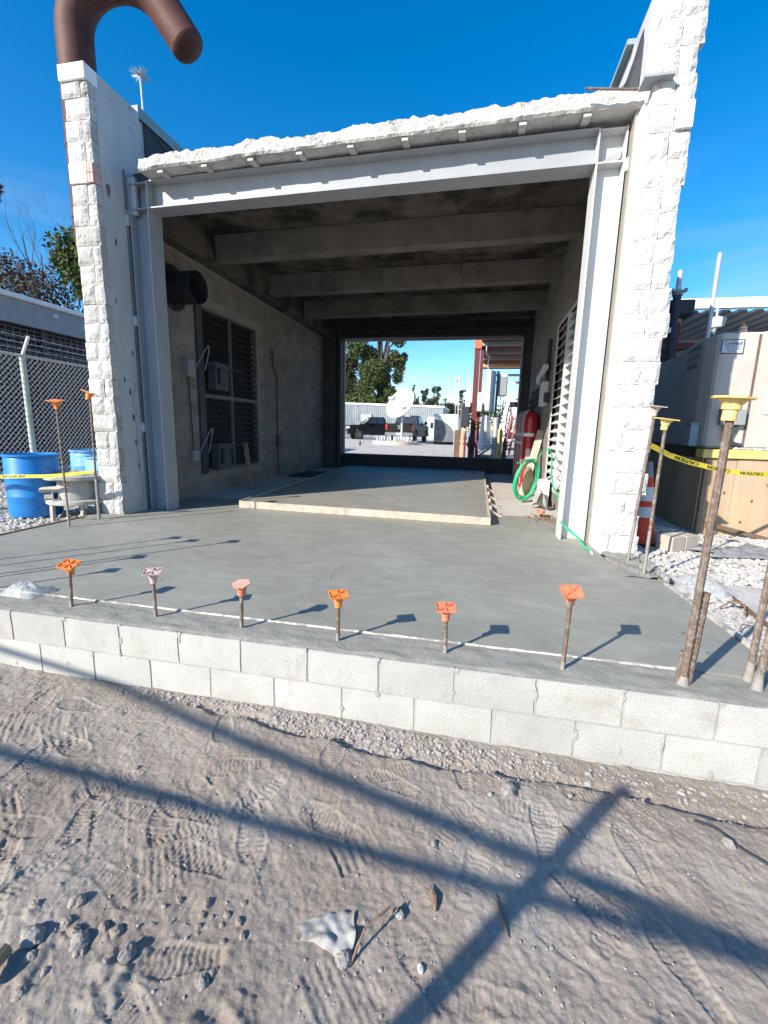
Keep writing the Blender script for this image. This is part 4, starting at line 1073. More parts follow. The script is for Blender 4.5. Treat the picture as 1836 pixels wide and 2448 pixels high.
mb.tube([(-3.34, PY - .04, 3.20), (-3.38, PY - .04, 3.20)], .212, 28, caps=False); mb.build('stub', 'pipe_dark', pipe, True)
mb = MB(); mb.tube([(-3.70, PY - .03, 3.2), (-3.705, PY - .03, 3.2)], .223, 28); mb.build('bore', 'soot', pipe)
for z, mm in ((5.15, 'rust_pipe'), (4.2, 'rust_pipe')):
    mb = MB(); mb.tube([(PX, PY, z), (PX, PY, z + .02)], PR + .008, 28); mb.build('weld_band', mm, pipe, True)

# brush-topped lightning rod on the left parapet
rod = thing('lightning_rod', (-3.87, 3.95, 5.2), 'thin pole topped with a bristly brush on the parapet', 'lightning rod')
mb = MB(); mb.tube([(-3.87, 3.95, 5.1), (-3.885, 3.95, 5.78)], .014, 8); mb.build('pole', 'galv', rod)
mb = MB()
for k in range(110):
    v = Vector((nrng.normal(), nrng.normal(), abs(nrng.normal()) * .8 - .15)).normalized() * rnd.uniform(.08, .15)
    c = Vector((-3.885, 3.95, 5.78)); mb.tube([c, c + v * .6, c + v + Vector((0, 0, -.01))], .0022, 3)
mb.build('bristles', 'galv', rod)
mb = MB(); mb.box(-3.93, -3.80, 3.85, 4.05, 5.226, 5.25); mb.build('base_plate', 'panel_grey', rod)

# ================================================================ INSIDE THE BAY, RIGHT SIDE
# red cylinders, in a row along the wall
cyl = thing('gas_cylinder', (1.93, 8.0, 0), 'nearest red gas cylinder of the row against the bright wall', 'gas cylinder', 'red gas cylinders')
mb = MB(); mb.lathe([(.15, .02), (.16, .05), (.16, 1.42), (.150, 1.52), (.115, 1.60), (.06, 1.645), (.035, 1.65)], 28, (1.93, 8.0, 0)); mb.build('body', 'red_gloss', cyl, True)
mb = MB(); mb.tube([(1.93, 8.0, 1.64), (1.93, 8.0, 1.76)], .03, 10); mb.bar((1.86, 8.0, 1.73), (2.0, 8.0, 1.73), .03, .03); mb.build('valve', 'pipe_dark', cyl)
mb = MB(); mb.tube([(1.78, 7.93, 0.1), (1.765, 7.92, .8), (1.765, 7.92, 1.45), (1.79, 7.94, 1.58), (1.86, 7.97, 1.68)], .010, 6); mb.build('hose', 'galv', cyl, True)
mb = MB(); mb.sheet(8, 1, lambda u, v: (1.93 + .1625 * math.cos(-2.7 + u * 1.5), 8.0 + .1625 * math.sin(-2.7 + u * 1.5), 1.12 + .07 * v)); mb.build('label_band', 'white', cyl)
mb = MB(); mb.sheet(4, 1, lambda u, v: (1.93 + .1625 * math.cos(-2.1 + u * .55), 8.0 + .1625 * math.sin(-2.1 + u * .55), .62 + .24 * v)); mb.build('data_plate', 'grey_light', cyl)
labs = ['second red gas cylinder from the louvre side', 'third red gas cylinder, in the middle of the row', 'fourth red gas cylinder, next to last in the row', 'last red gas cylinder of the row, by the far column']
for k in range(4):
    c = dup(cyl, None, (1.93 - .012 * k, 8.36 + .37 * k, 0), labs[k])
rk = thing('cylinder_rack', (1.9, 8.6, 0), 'steel rack bar clamped across the red gas cylinders', 'rack')
mb = MB(); mb.bar((1.745, 7.84, .98), (1.70, 9.75, .98), .02, .05); mb.build('rail', 'galv', rk)
mb = MB(); mb.bar((1.72, 9.75, .98), (2.11, 9.75, .98), .03, .04); mb.build('bracket', 'galv', rk)
# electric boxes on the wall above
eb = thing('electric_panel', (2.1, 7.3, 1.9), 'pale electric panel with black breaker box beside the louvre', 'electric panel')
mb = MB(); mb.box(2.0, 2.108, 7.15, 7.62, 1.72, 2.18); mb.build('enclosure', 'grey_light', eb, bevel=.01)
mb = MB(); mb.box(2.02, 2.108, 6.92, 7.10, 1.78, 1.95); mb.build('breaker_box', 'panel_dark', eb, bevel=.006)
mb = MB(); mb.tube([(2.07, 7.2, 2.18), (2.07, 7.2, 2.95)], .035, 8); mb.build('conduit', 'panel_dark', eb)
mb = MB(); mb.box(1.99, 2.0, 7.25, 7.5, 1.8, 2.1); mb.build('door', 'grey_light', eb)
cj = thing('pipe_manifold', (2.05, 8.5, 2.0), 'tangle of dark valves and pipes above the red cylinders', 'pipes')
for k in range(9):
    y = 7.8 + k * .2
    mb = MB(); mb.tube([(2.05, y, 1.78), (2.03, y + .03, 1.95), (2.07, y + .05, 2.14)], .018, 6); mb.tube([(2.0, y + .02, 1.9), (2.0, y + .02, 1.98)], .035, 8); mb.build('riser', 'panel_dark', cj)
mb = MB(); mb.tube([(2.06, 7.7, 2.17), (2.06, 9.7, 2.17)], .03, 8); mb.build('header_pipe', 'dark_steel', cj)
mb = MB(); mb.tube([(1.98, 7.7, 2.2), (1.95, 7.45, 2.27), (1.96, 7.2, 2.31)], .05, 10); mb.tube([(1.96, 7.15, 2.32), (1.97, 6.75, 2.39)], .055, 10); mb.build('elbow_fitting', 'grey_light', cj)
# planks leaning
pk = MB(); pk.bar((1.72, 6.55, .03), (2.08, 7.45, 1.25), .14, .03); o = pk.build('leaning_plank', 'lumber'); tag(o, 'pale plank leaning beside the red cylinders', 'plank')
pk = MB(); pk.bar((-3.42, 5.75, 0.0), (-3.74, 6.15, .86), .09, .04); o = pk.build('leaning_plank', 'lumber_dark'); tag(o, 'dark board leaning under the shaded louvre', 'plank')
# hose hung in a coil, its tail trailing over the slab
hose = thing('garden_hose', (1.7, 5.8, .4), 'green garden hose coiled against the bright wall, its end trailing on the slab', 'hose')
mb = MB(); pts = []
for k in range(7 * 26):
    t = k / 26 * 2 * math.pi; w = k / (7 * 26)
    rr = .335 + .035 * math.sin(k * .31) * .5 + .02 * math.sin(k * .11)
    pts.append((1.70 + .56 * rr * math.cos(t) + .02 * math.sin(k * .21) + .05 * math.sin(t), 5.80 + .35 * rr * math.cos(t) + .10 * w, .40 + rr * math.sin(t)))
mb.tube(pts, .0115, 8); mb.build('coil', 'hose_green', hose, True)
mb = MB(); mb.tube([(1.80, 5.8, .74), (1.66, 5.7, .755), (1.50, 5.55, .70)], .0115, 8); mb.tube([(1.82, 5.8, .72), (1.9, 5.6, .9), (1.98, 5.45, .95), (2.0, 5.3, .85), (1.98, 5.1, .60), (1.99, 4.9, .42), (2.03, 4.6, .30), (2.03, 4.42, .16), (2.0, 4.35, .03), (1.97, 4.2, .016)], .0115, 8); mb.build('free_end', 'hose_green', hose, True)
mb = MB(); mb.tube([(1.97, 4.2, .016), (1.96, 3.95, .03), (1.92, 3.7, .10), (1.88, 3.45, .15), (1.84, 3.15, .20), (1.88, 3.02, .16), (1.98, 2.9, .09), (2.03, 2.80, .014), (2.06, 2.70, .013), (2.055, 2.62, .013)], .0125, 8); mb.build('trailing_end', 'hose_green', hose, True)
mb = MB(); mb.tube([(2.055, 2.62, .013), (2.05, 2.55, .013)], .016, 8); mb.build('nozzle', 'galv', hose)
mb = MB(); mb.prism([(.18 * math.cos(2 * math.pi * k / 18) * .55, .18 * math.sin(2 * math.pi * k / 18) * 1.5) for k in range(18)], 0, .012, axis='y')
mb.v = [(1.74 + x, 5.98 + y + x * .4, .36 + z) for x, y, z in mb.v]
o = mb.build('wood_disc', 'plywood'); tag(o, 'tan oval board standing inside the green hose coil', 'board')
for i, (nm, bx, mt, lab, cat) in enumerate([('cement_bag', (1.78, 1.95, 5.05, 5.5, 0, .30), 'paper', 'crumpled white bag on the floor beside the hose coil', 'bag'),
                                           ('cardboard_box', (1.90, 2.05, 5.6, 6.1, 0, .42), 'white', 'small white box behind the hose coil', 'box')]):
    mb = MB(); x0, x1, y0, y1, z0, z1 = bx
    mb.sheet(8, 8, lambda u, v: (x0 + (x1 - x0) * u + .02 * math.sin(v * 9), y0 + (y1 - y0) * v, z0 + (z1 - z0) * math.sin(math.pi * min(1, max(0, u * .9 + .05))) ** .5 * (.6 + .4 * math.sin(v * 7 + u * 3)))) if i == 0 else mb.box(*bx)
    tag(mb.build(nm, mt), lab, cat)
mb = MB(); mb.tube([(1.80 + .05 * math.cos(t), 4.55 + .10 * math.sin(t), .05 + .02 * t / 6) for t in [k * .5 for k in range(30)]], .008, 5); o = mb.build('rope_bundle', 'cap_red'); tag(o, 'small pinkish rope bundle on the floor by the sunlit column', 'rope')
ps = [(rnd.gauss(1.86, .12), rnd.gauss(4.40, .16), .006) for k in range(170)]
ps = [(min(x, 2.08), y, z) for x, y, z in ps]
tag(pebbles('leaf_litter', ps, nrng.uniform(.008, .022, len(ps)), 'wood_twig', .3), 'brown leaf litter and scraps on the floor by the sunlit column', kind='stuff')
mb = MB(); mb.sheet(14, 10, lambda u, v: (-3.75 + .9 * u, 8.0 + 1.6 * v, .004 + .07 * math.sin(math.pi * u) * math.sin(math.pi * v) * (.5 + rnd.random() * .6)))
o = mb.build('black_sheeting', 'membrane'); tag(o, 'crumpled black plastic sheeting on the floor by the shaded wall', 'plastic sheet')

# ================================================================ LEFT YARD
def drum(name, x, y, r, h, m, lab, lid):
    d = thing(name, (x, y, -.05), lab, 'drum', 'blue plastic drums')
    p = [(r * .93, 0), (r * .985, .03), (r, .10), (r, h * .30), (r * 1.02, h * .32), (r * 1.02, h * .345), (r, h * .36), (r, h * .64), (r * 1.02, h * .66), (r * 1.02, h * .685), (r, h * .70), (r * .99, h * .92), (r * .95, h * .955), (r * 1.04, h * .965), (r * 1.05, h * .995), (r * .98, h), (r * .93, h * .98)]
    mb = MB(); mb.lathe(p, 36, (x, y, -.05), caps=not lid)
    if lid: mb.lathe([(r * .93, h * .98), (r * .92, .02), (.01, .02)], 36, (x, y, -.05), caps=False)
    mb.build('shell', m, d, True)
    return d
d1 = drum('plastic_drum', -4.97, 2.72, .30, .82, 'drum_blue', 'deep blue plastic drum with splashes of cement by the chain-link fence', True)
mb = MB(); mb.sheet(4, 1, lambda u, v: (-4.97 + .303 * math.cos(3.55 + u * .25), 2.72 + .303 * math.sin(3.55 + u * .25), .22 + .08 * v)); mb.build('sticker', 'white', d1)
drum('plastic_drum', -5.42, 4.15, .31, .80, 'drum_pale', 'pale blue plastic drum with a torn label behind the concrete mixer', True)
drum('plastic_drum', -4.74, 3.72, .29, .74, 'drum_pale', 'pale blue plastic drum half hidden by the shaded pier', False)
sp = thing('spool_stand', (-4.36, 2.80, -.06), 'cement crusted round stand with two pipe stubs, beside the deep blue drum', 'pump stand')
c0 = (-4.36, 2.82, 0)
mb = MB(); mb.lathe([(.36, .455), (.375, .465), (.375, .505), (.355, .515)], 36, c0); mb.build('top_disc', 'cement_crust', sp, True)
mb = MB(); mb.lathe([(.235, .20), (.24, .3), (.235, .452)], 28, c0); mb.build('body', 'cement_crust', sp, True)
mb = MB(); mb.lathe([(.36, .14), (.375, .15), (.37, .185), (.355, .195)], 36, c0); mb.build('bottom_disc', 'cement_crust', sp, True)
for x, y in ((-4.6, 2.62), (-4.48, 2.52), (-4.12, 2.62), (-4.3, 3.1)):
    mb = MB(); mb.bar((x, y, .14), (x + .01, y - .02, -.07), .04, .04); mb.build('leg', 'cement_crust', sp)
for x, y, z in ((-4.56, 2.62, .305), (-4.60, 2.78, .31)):
    mb = MB(); mb.tube([(x + .14, y + .02, z + .03), (x - .26, y - .04, z - .01)], .042, 16, caps=False); mb.tube([(x - .26, y - .04, z - .01), (x - .235, y - .036, z - .008)], .033, 16, caps=False); mb.tube([(x - .19, y - .03, z), (x - .195, y - .03, z)], .034, 14); pp = mb.build('pipe_stub', 'cement_crust', sp, True)
    mb = MB(); mb.tube([(x - .20, y - .03, z - .005), (x - .245, y - .038, z - .01)], .012, 8); mb.build('stub_core', 'white', pp)
mb = MB(); mb.bar((-4.50, 2.55, .28), (-4.44, 2.50, .17), .02, .05); mb.bar((-4.62, 2.60, .18), (-4.56, 2.54, .24), .08, .06); mb.build('brace', 'cement_crust', sp)
mb = MB(); mb.sheet(12, 8, lambda u, v: (-4.45 + .30 * u, 2.62 + .24 * v, .515 + .06 * math.sin(math.pi * u) * math.sin(math.pi * v) * (.3 + rnd.random())))
o = mb.build('rag', 'paper'); tag(o, 'cement stiffened rag lying on the round stand', 'rag')
mb = MB(); mb.sheet(10, 8, lambda u, v: (-4.70 + .20 * u, 2.75 + .2 * v, .515 + .085 * math.sin(math.pi * u) * math.sin(math.pi * v) * (.5 + .5 * rnd.random())))
o = mb.build('rag', 'tarp'); tag(o, 'dark grey rag heaped on the edge of the round stand', 'rag')

# chain-link fence
fx = lambda y: -5.98 - .045 * (y - 3.6)
FT = 2.16
fence = thing('chain_link_fence', (-6.0, 3.6, -.06), 'chain-link fence with barbed wire on angled arms behind the blue drums', 'fence')
for k, y in enumerate([3.62, 6.3, 9.0, 11.7]):
    mb = MB(); mb.tube([(fx(y), y, -.1), (fx(y), y, FT + .02)], .042, 14); mb.build('post', 'post_green', fence, True)
    mb = MB(); mb.tube([(fx(y), y, FT), (fx(y) + .19, y - .03, FT + .27)], .022, 8); mb.build('barb_arm', 'white', fence, True)
mb = MB(); mb.tube([(fx(2.35), 2.35, FT), (fx(12), 12, FT)], .021, 8); mb.build('top_rail', 'galv', fence)
for t in (.35, .65, .95):
    mb = MB(); mb.tube([(fx(2.35) + .19 * t, 2.35, FT + .27 * t + .0), (fx(7) + .19 * t, 7, FT + .27 * t - .02), (fx(12) + .19 * t, 12, FT + .27 * t)], .0045, 4)
    for k in range(60):
        y = 2.4 + k * .16; mb.tube([(fx(y) + .19 * t - .012, y, FT + .27 * t - .018), (fx(y) + .19 * t + .012, y + .01, FT + .27 * t + .018)], .003, 3, caps=False)
    mb.build('barbed_wire', 'wire', fence)
mb = MB(); st = .058
for s in (1, -1):
    y = 2.35 - 2.3
    while y < 12:
        z = -.05; yy = y if s == 1 else y + 2.3
        pts = []
        a0, a1 = (2.35, 12)
        t = 0
        p = []
        # straight diagonal, clipped to the fence panel
        for zz in (-.05, FT + .03):
            p.append((y + (zz + .05) if s == 1 else y + 2.3 - (zz + .05), zz))
        (ya, za), (yb, zb) = p
        def clip(ya, za, yb, zb):
            if ya > yb: ya, za, yb, zb = yb, zb, ya, za
            if yb <= 2.35 or ya >= 12: return None
            if ya < 2.35: za += (zb - za) * (2.35 - ya) / (yb - ya); ya = 2.35
            if yb > 12: zb = za + (zb - za) * (12 - ya) / (yb - ya); yb = 12
            return ya, za, yb, zb
        c = clip(ya, za, yb, zb)
        if c:
            ya, za, yb, zb = c
            o_ = .006 * s
            mb.tube([(fx(ya) + o_, ya, za), (fx(yb) + o_, yb, zb)], .0030, 3, caps=False)
        y += st * 1.414
o = mb.build('chain_mesh', 'wire', fence); o['kind'] = 'stuff'

# dark equipment building behind the fence
EX, EY0, EY1 = -10.75, 2.0, 15.0
eq = thing('equipment_building', (-13, 8, 0), 'low dark building with a grey eave behind the chain-link fence', 'building')
mb = MB(); mb.box(-17, EX - .3, EY0, EY1, -.1, 4.2); mb.build('wall', 'panel_dark', eq)
mb = MB(); mb.hexa([(-17, EY0 - .3, 4.3), (EX + .25, EY0 - .3, 3.55), (EX + .25, EY1 + .3, 3.55), (-17, EY1 + .3, 4.3)], [(-17, EY0 - .3, 4.9), (EX + .25, EY0 - .3, 4.17), (EX + .25, EY1 + .3, 4.17), (-17, EY1 + .3, 4.9)]); mb.build('eave', 'grey', eq)
mb = MB(); mb.tube([(EX + .30, EY0 - .3, 4.19), (EX + .30, EY1 + .3, 4.19)], .065, 8); mb.build('gutter', 'white', eq)
mb = MB()
for k in range(70):
    y = EY0 + .1 + k * .186; mb.box(EX - .03, EX - .015, y, y + .02, 0, 3.54)
for k in range(30):
    z = .15 + k * .115; mb.box(EX - .014, EX, EY0, EY1, z, z + .022)
o = mb.build('screen_mesh', 'panel_grey', eq); o['kind'] = 'stuff'
for y in (4.0, 8.2, 12.0):
    mb = MB(); mb.box(EX - .1, EX + .05, y, y + .14, -.05, 3.55); mb.build('column', 'dark_steel', eq)
for k in range(6):
    y = 5.2 + k * 1.6
    mb = MB(); mb.box(EX + .252, EX + .275, y, y + .16, 3.92, 4.02); mb.build('bolt_plate', 'grey_light', eq)
wp = MB(); wp.tube([(-13.2, 13, 4.0), (-13.25, 13, 7.0)], .03, 6); tag(wp.build('whip_antenna', 'white'), 'thin white whip antenna above the dark eave', 'antenna')
# left gravel
n = 5200
px_ = nrng.uniform(-8.5, -4.06, n); py_ = 1.0 + nrng.power(1.2, n) * 6.5
tag(pebbles('left_gravel', np.stack([px_, py_, nrng.uniform(-.068, -.045, n)], 1), nrng.uniform(.014, .034, n), 'gravel_grey'), 'grey gravel around the blue drums', kind='stuff')

def tape(name, pts, w, m, lab, words, sag_twist):
    """plastic barrier tape along a polyline, lettering printed on it"""
    t = thing(name, pts[0], lab, 'tape')
    P_ = [Vector(p) for p in pts]; L_ = [0]
    for a, b in zip(P_, P_[1:]): L_.append(L_[-1] + (b - a).length)
    tot = L_[-1]
    def at(u, v, off=0.0):
        s = max(0, min(.9999, u)) * tot; i = max(k for k in range(len(L_) - 1) if L_[k] <= s)
        f = (s - L_[i]) / (L_[i + 1] - L_[i]); p = P_[i].lerp(P_[i + 1], f)
        tw = sag_twist(u); d = (P_[i + 1] - P_[i]).normalized()
        up = Vector((0, 0, 1)); up = (up - d * up.dot(d)).normalized(); sd = d.cross(up)
        ax = up * math.cos(tw) + sd * math.sin(tw); nn = d.cross(ax)
        if nn.y > 0: nn = -nn
        return p + ax * (v - .5) * w + nn * off
    mb = MB(); mb.sheet(60, 2, lambda u, v: at(u, v)); mb.build('strip', m, t, True)
    for word, u0, u1, flip in words:
        if flip: fn = lambda a, b: at(u1 - (u1 - u0) * a, .86 - b * 1.0, .0018)
        else: fn = lambda a, b: at(u0 + (u1 - u0) * a, .16 + b * 1.0, .0018)
        put_text(word, fn, 'ink', t, bold=.02)
    return t
tape('caution_tape', [(-3.757, 2.47, .60), (-4.3, 2.34, .535), (-5.2, 2.2, .50), (-6.6, 2.1, .52)], .05, 'tape', 'yellow caution tape stretched low across the deep blue drum', [('CAUTION', .30, .42, True), ('CAUTION', .52, .66, True)], lambda u: .9 - .6 * u)

# trees on the left
def limb_tree(name, base, h, lean, r0, seed, m, label, depth=4, spread=.55, cat='tree', group='trees', tw=0.6):
    r = random.Random(seed); t = thing(name, base, label, cat, group)
    tr, br = MB(), MB()
    def grow(p, d, L, rad, k):
        q = [p]; rs = [rad]
        for s in range(4):
            d = (d + Vector((r.uniform(-.16, .16), r.uniform(-.16, .16), r.uniform(-.02, .12)))).normalized()
            p = p + d * L / 4; q.append(p); rs.append(rad * (1 - .11 * (s + 1)))
        (tr if k >= depth - 1 else br).tube(q, rad, 6 if k > 1 else 4, rs=rs, caps=False)
        if k == 0: return
        for s in range(r.choice((2, 3, 3)) + (1 if k < 3 else 0)):
            i = r.choice((2, 3, 4, 4)); dd = (d + Vector((r.uniform(-1, 1), r.uniform(-1, 1), r.uniform(-.3, .8))) * spread * 1.3).normalized()
            grow(q[i], dd, L * r.uniform(.55, .8), rs[i] * tw, k - 1)
    grow(Vector(base), Vector(lean).normalized(), h * .38, r0, depth)
    tr.build('trunk', m, t); br.build('branches', m, t)
    return t
def leaves(name, centres, n, size, m, parent, flat=1.0, seed=1, fill=1.0):
    g = np.random.default_rng(seed); cs = np.array([c[:3] for c in centres], float); rs = np.array([c[3] for c in centres], float)
    i = g.choice(len(cs), n, p=rs ** 2 / (rs ** 2).sum()); d = g.normal(size=(n, 3)); d /= np.linalg.norm(d, axis=1)[:, None]
    rad = rs[i] * (g.random(n) ** .42) * (1 + .25 * (g.random(n) - .3)); p = cs[i] + d * rad[:, None] * np.array([1, 1, flat])
    a = g.normal(size=(n, 3)); a /= np.linalg.norm(a, axis=1)[:, None]; b = np.cross(a, g.normal(size=(n, 3))); b /= np.linalg.norm(b, axis=1)[:, None]
    s = (size * g.uniform(.6, 1.35, n))[:, None]
    v = np.stack([p - a * s, p + b * s * .55, p + a * s, p - b * s * .55], 1).reshape(-1, 3)
    f = np.arange(4 * n).reshape(-1, 4)
    return np_mesh(name, v, f, m, parent, False)
t = limb_tree('bare_tree', (-28.0, 24.5, 0.2), 18, (.02, 0, 1), .36, 5, 'bark', 'bare twiggy tree with brown leaves rising over the dark eave', 5, .5)
leaves('crown', [(-30.5, 25, 8.6, 2.6), (-28.6, 25, 9.5, 2.0), (-32.5, 25, 9.8, 2.6), (-31, 25, 11.2, 1.3), (-27.5, 25, 7.8, 1.4), (-30.2, 25, 6.8, 2.2), (-33, 25, 7.5, 2.2)], 9000, .13, 'leaf_brown', t, seed=2)
t = limb_tree('bare_tree', (-27.0, 26.0, 0.2), 20, (.0, .05, 1), .32, 23, 'bark', 'slim leafless tree between the bare brown tree and the pine', 5, .42)
t = limb_tree('bare_tree', (-33.5, 25.0, 0.2), 21, (.0, .0, 1), .30, 31, 'bark', 'leafless tree cut off by the picture edge', 4, .5)
leaves('crown', [(-32.3, 25, 16.4, .75), (-33.4, 25, 16.6, 1.2)], 900, .15, 'leaf_brown', t, seed=8)
t = limb_tree('pine_tree', (-25.2, 25.0, 0.2), 15, (-.03, 0, 1), .22, 44, 'bark', 'green pine with drooping limbs beside the rusty pipe', 4, .6)
leaves('crown', [(-26.3, 25, 12.3, 1.3), (-25.0, 25, 12.8, 1.1), (-26.0, 25, 10.9, 1.1), (-24.6, 25, 11.5, 1.3), (-27.0, 25, 11.6, .8), (-25.6, 25, 9.7, .7), (-24.0, 25, 13, 1.3)], 4500, .15, 'leaf_pine', t, seed=4)
# ================================================================ RIGHT YARD
tank = thing('fuel_tank', (4.6, 5.5, 1.0), 'big beige concrete fuel tank with a small sign and stencilled lettering', 'tank')
mb = MB(); mb.prism([(3.72, 4.80), (3.76, 4.54), (3.80, 4.50), (6.6, 4.50), (6.6, 8.2), (4.0, 8.2), (3.98, 6.65), (3.79, 5.47)], 1.06, 2.50)
mb.build('vault', 'tank', tank, bevel=.035)
mb = MB(); mb.box(3.776, 4.026, 4.488, 4.498, 2.24, 2.408); sg = mb.build('sign', 'sign_blue', tank)
mb = MB()
for bx in ((3.776, 4.026, 2.400, 2.408), (3.776, 4.026, 2.24, 2.248), (3.776, 3.784, 2.249, 2.399), (4.018, 4.026, 2.249, 2.399)):
    mb.box(bx[0], bx[1], 4.484, 4.487, bx[2], bx[3])
mb.build('sign_border', 'ink', sg)
put_text('ConVault', lambda a, b: (3.795 + .21 * a + .008 * b, 4.4835, 2.345 + b * .058), 'ink', sg, bold=.006)
put_text('1-800-843-1346', lambda a, b: (3.81 + .18 * a, 4.4835, 2.317 + b * .026), 'ink', sg)
put_text('1-800-255-7859', lambda a, b: (3.81 + .18 * a, 4.4835, 2.288 + b * .026), 'ink', sg)
put_text('O ENVIRO', lambda a, b: (3.85 + .10 * a, 4.4835, 2.262 + b * .022), 'ink', sg)
for k, wd in enumerate(['FLAMMABLE', 'CAUTION', 'DIESEL']):
    def fn(a, b, k=k):
        y = 5.46 - .50 * a; x = np.interp(y, [4.80, 5.47, 6.65], [3.72, 3.79, 3.98]) - .004
        return (x, y, 2.37 - .115 * k + b * .10)
    put_text(wd, fn, 'ink_red', tank)
mb = MB(); mb.box(3.62, 3.72, 4.62, 4.86, 1.08, 1.37); mb.build('control_box', 'coping', tank, bevel=.006)
mb = MB(); mb.box(3.60, 3.725, 4.60, 4.88, 1.372, 1.385); mb.build('box_lid', 'coping', tank)
mb = MB(); mb.box(3.86, 4.14, 4.40, 4.49, 1.36, 1.56); mb.build('fill_box', 'grey', tank, bevel=.006)
mb = MB(); mb.tube([(3.95, 4.46, 1.36), (3.96, 4.44, 1.18), (4.05, 4.44, 1.12), (4.15, 4.45, 1.10)], .03, 8); mb.tube([(4.08, 4.45, 1.36), (4.0, 4.43, 1.2), (4.1, 4.44, 1.09)], .018, 6); mb.build('fill_pipe', 'panel_dark', tank)
mb = MB(); mb.box(4.18, 4.20, 4.484, 4.498, 1.06, 2.47); mb.build('strap', 'wood_brown', tank)
mb = MB(); mb.box(4.36, 4.6, 4.486, 4.498, 1.50, 1.70); mb.build('data_plate', 'grey_light', tank)
fin = thing('tank_vent', (4.20, 4.95, 2.5), 'small orange and white ringed vent cap on top of the fuel tank', 'vent')
mb = MB(); mb.lathe([(.052, 0), (.045, .03), (.05, .05), (.05, .085)], 16, (4.20, 4.95, 2.50)); mb.lathe([(.042, .105), (.042, .125)], 16, (4.20, 4.95, 2.50)); mb.lathe([(.035, .145), (.02, .18), (.008, .205)], 16, (4.20, 4.95, 2.5)); mb.build('cap', 'cap_orange', fin)
mb = MB(); mb.lathe([(.056, .086), (.05, .104)], 16, (4.20, 4.95, 2.50)); mb.lathe([(.046, .126), (.04, .144)], 16, (4.20, 4.95, 2.50)); mb.build('ring', 'white', fin)
mb = MB(); mb.tube([(4.25, 4.95, 2.53), (4.34, 4.93, 2.54), (4.42, 4.8, 2.54), (4.46, 4.6, 2.53)], .022, 8); tag(mb.build('vent_pipe', 'grey_light'), 'pale pipe lying along the top of the fuel tank', 'pipe')

crate = thing('plywood_skirt', (4.6, 4.3, -.1), 'tall plywood box under a yellow rim in front of the fuel tank', 'plywood box')
for x0, x1, y in [(3.72, 4.075, 4.32), (4.079, 5.28, 4.31)]:
    mb = MB(); mb.box(x0, x1, y, y + .018, -.12, .93); mb.build('plywood_sheet', 'plywood', crate)
mb = MB(); mb.box(3.70, 3.718, 4.35, 6.5, -.12, .93); mb.build('plywood_sheet', 'plywood', crate)
mb = MB(); mb.box(3.719, 3.76, 4.29, 4.315, -.1, .92); mb.build('corner_post', 'lumber_dark', crate)
mb = MB(); mb.box(3.66, 5.4, 4.27, 4.48, .94, 1.05); mb.build('yellow_rim', 'bollard', crate, bevel=.008)
mb = MB(); mb.box(3.78, 6.0, 4.50, 8.0, -.1, 1.05); mb.build('base_block', 'wood_brown', crate)
for x, z in [(3.99, .50), (4.22, .13), (4.46, .62), (4.31, .41)]:
    mb = MB(); n = 9; mb.prism([(x + .016 * math.cos(2 * math.pi * k / n), z + .02 * math.sin(2 * math.pi * k / n)) for k in range(n)], 4.3065 if x > 4.08 else 4.3165, 4.312 if x > 4.08 else 4.322, axis='y'); mb.build('knot', 'knot', crate)
mb = MB(); mb.bar((3.80, 4.26, .10), (4.55, 4.16, -.06), .025, .05); mb.build('kicker_board', 'wood_brown', crate)
ps = [(rnd.uniform(4.06, 5.0), rnd.uniform(4.34, 4.46), 1.058 + .01 * rnd.random()) for k in range(120)]
tag(pebbles('rim_gravel', ps, nrng.uniform(.012, .028, len(ps)), 'gravel_white'), 'white gravel spilled on the yellow rim', kind='stuff')

cone = thing('traffic_cone', (2.86, 3.46, -.07), 'red orange traffic cone with two reflective bands behind the bright pier', 'traffic cone')
cc = (2.80, 3.52, -.07)
prof = [(0, .165), (.98, .035)]
rz_ = lambda z: .165 + (.03 - .165) * z / 1.0
for z0, z1, mm, nm in [(.03, .34, 'cone_orange', 'body'), (.34, .46, 'cone_band', 'band'), (.46, .53, 'cone_orange', 'body'), (.53, .69, 'cone_band', 'band'), (.69, .80, 'cone_orange', 'body'), (.80, .98, 'grey', 'tip')]:
    mb = MB(); mb.lathe([(rz_(z0), z0), (rz_(z1), z1)], 24, cc); mb.build(nm, mm, cone, True)
mb = MB(); mb.box(cc[0] - .2, cc[0] + .2, cc[1] - .2, cc[1] + .2, -.075, -.03); mb.build('base', 'black', cone, bevel=.01)
def hollow_block(c, rot, lab):
    b = thing('concrete_block', c, lab, 'concrete block', 'tan concrete blocks on the gravel')
    b.rotation_euler = (0, 0, rot)
    mb = MB(); mb.box(-.2, -.006, -.10, .10, 0, .19); mb.build('half', 'tan_block', b, local=True, bevel=.006)
    mb = MB(); mb.box(.006, .2, -.10, .10, 0, .19); mb.build('half', 'tan_block', b, local=True, bevel=.006)
    mb = MB(); mb.box(-.006, .006, -.085, .085, .004, .186); mb.build('groove', 'wood_brown', b, local=True)
    return b
hollow_block((3.12, 3.32, -.075), .55, 'tan concrete block on the white gravel, grooved down its middle')
hollow_block((2.98, 3.62, -.07), .45, 'tan concrete block in the shade behind the grooved one, next to the cone')

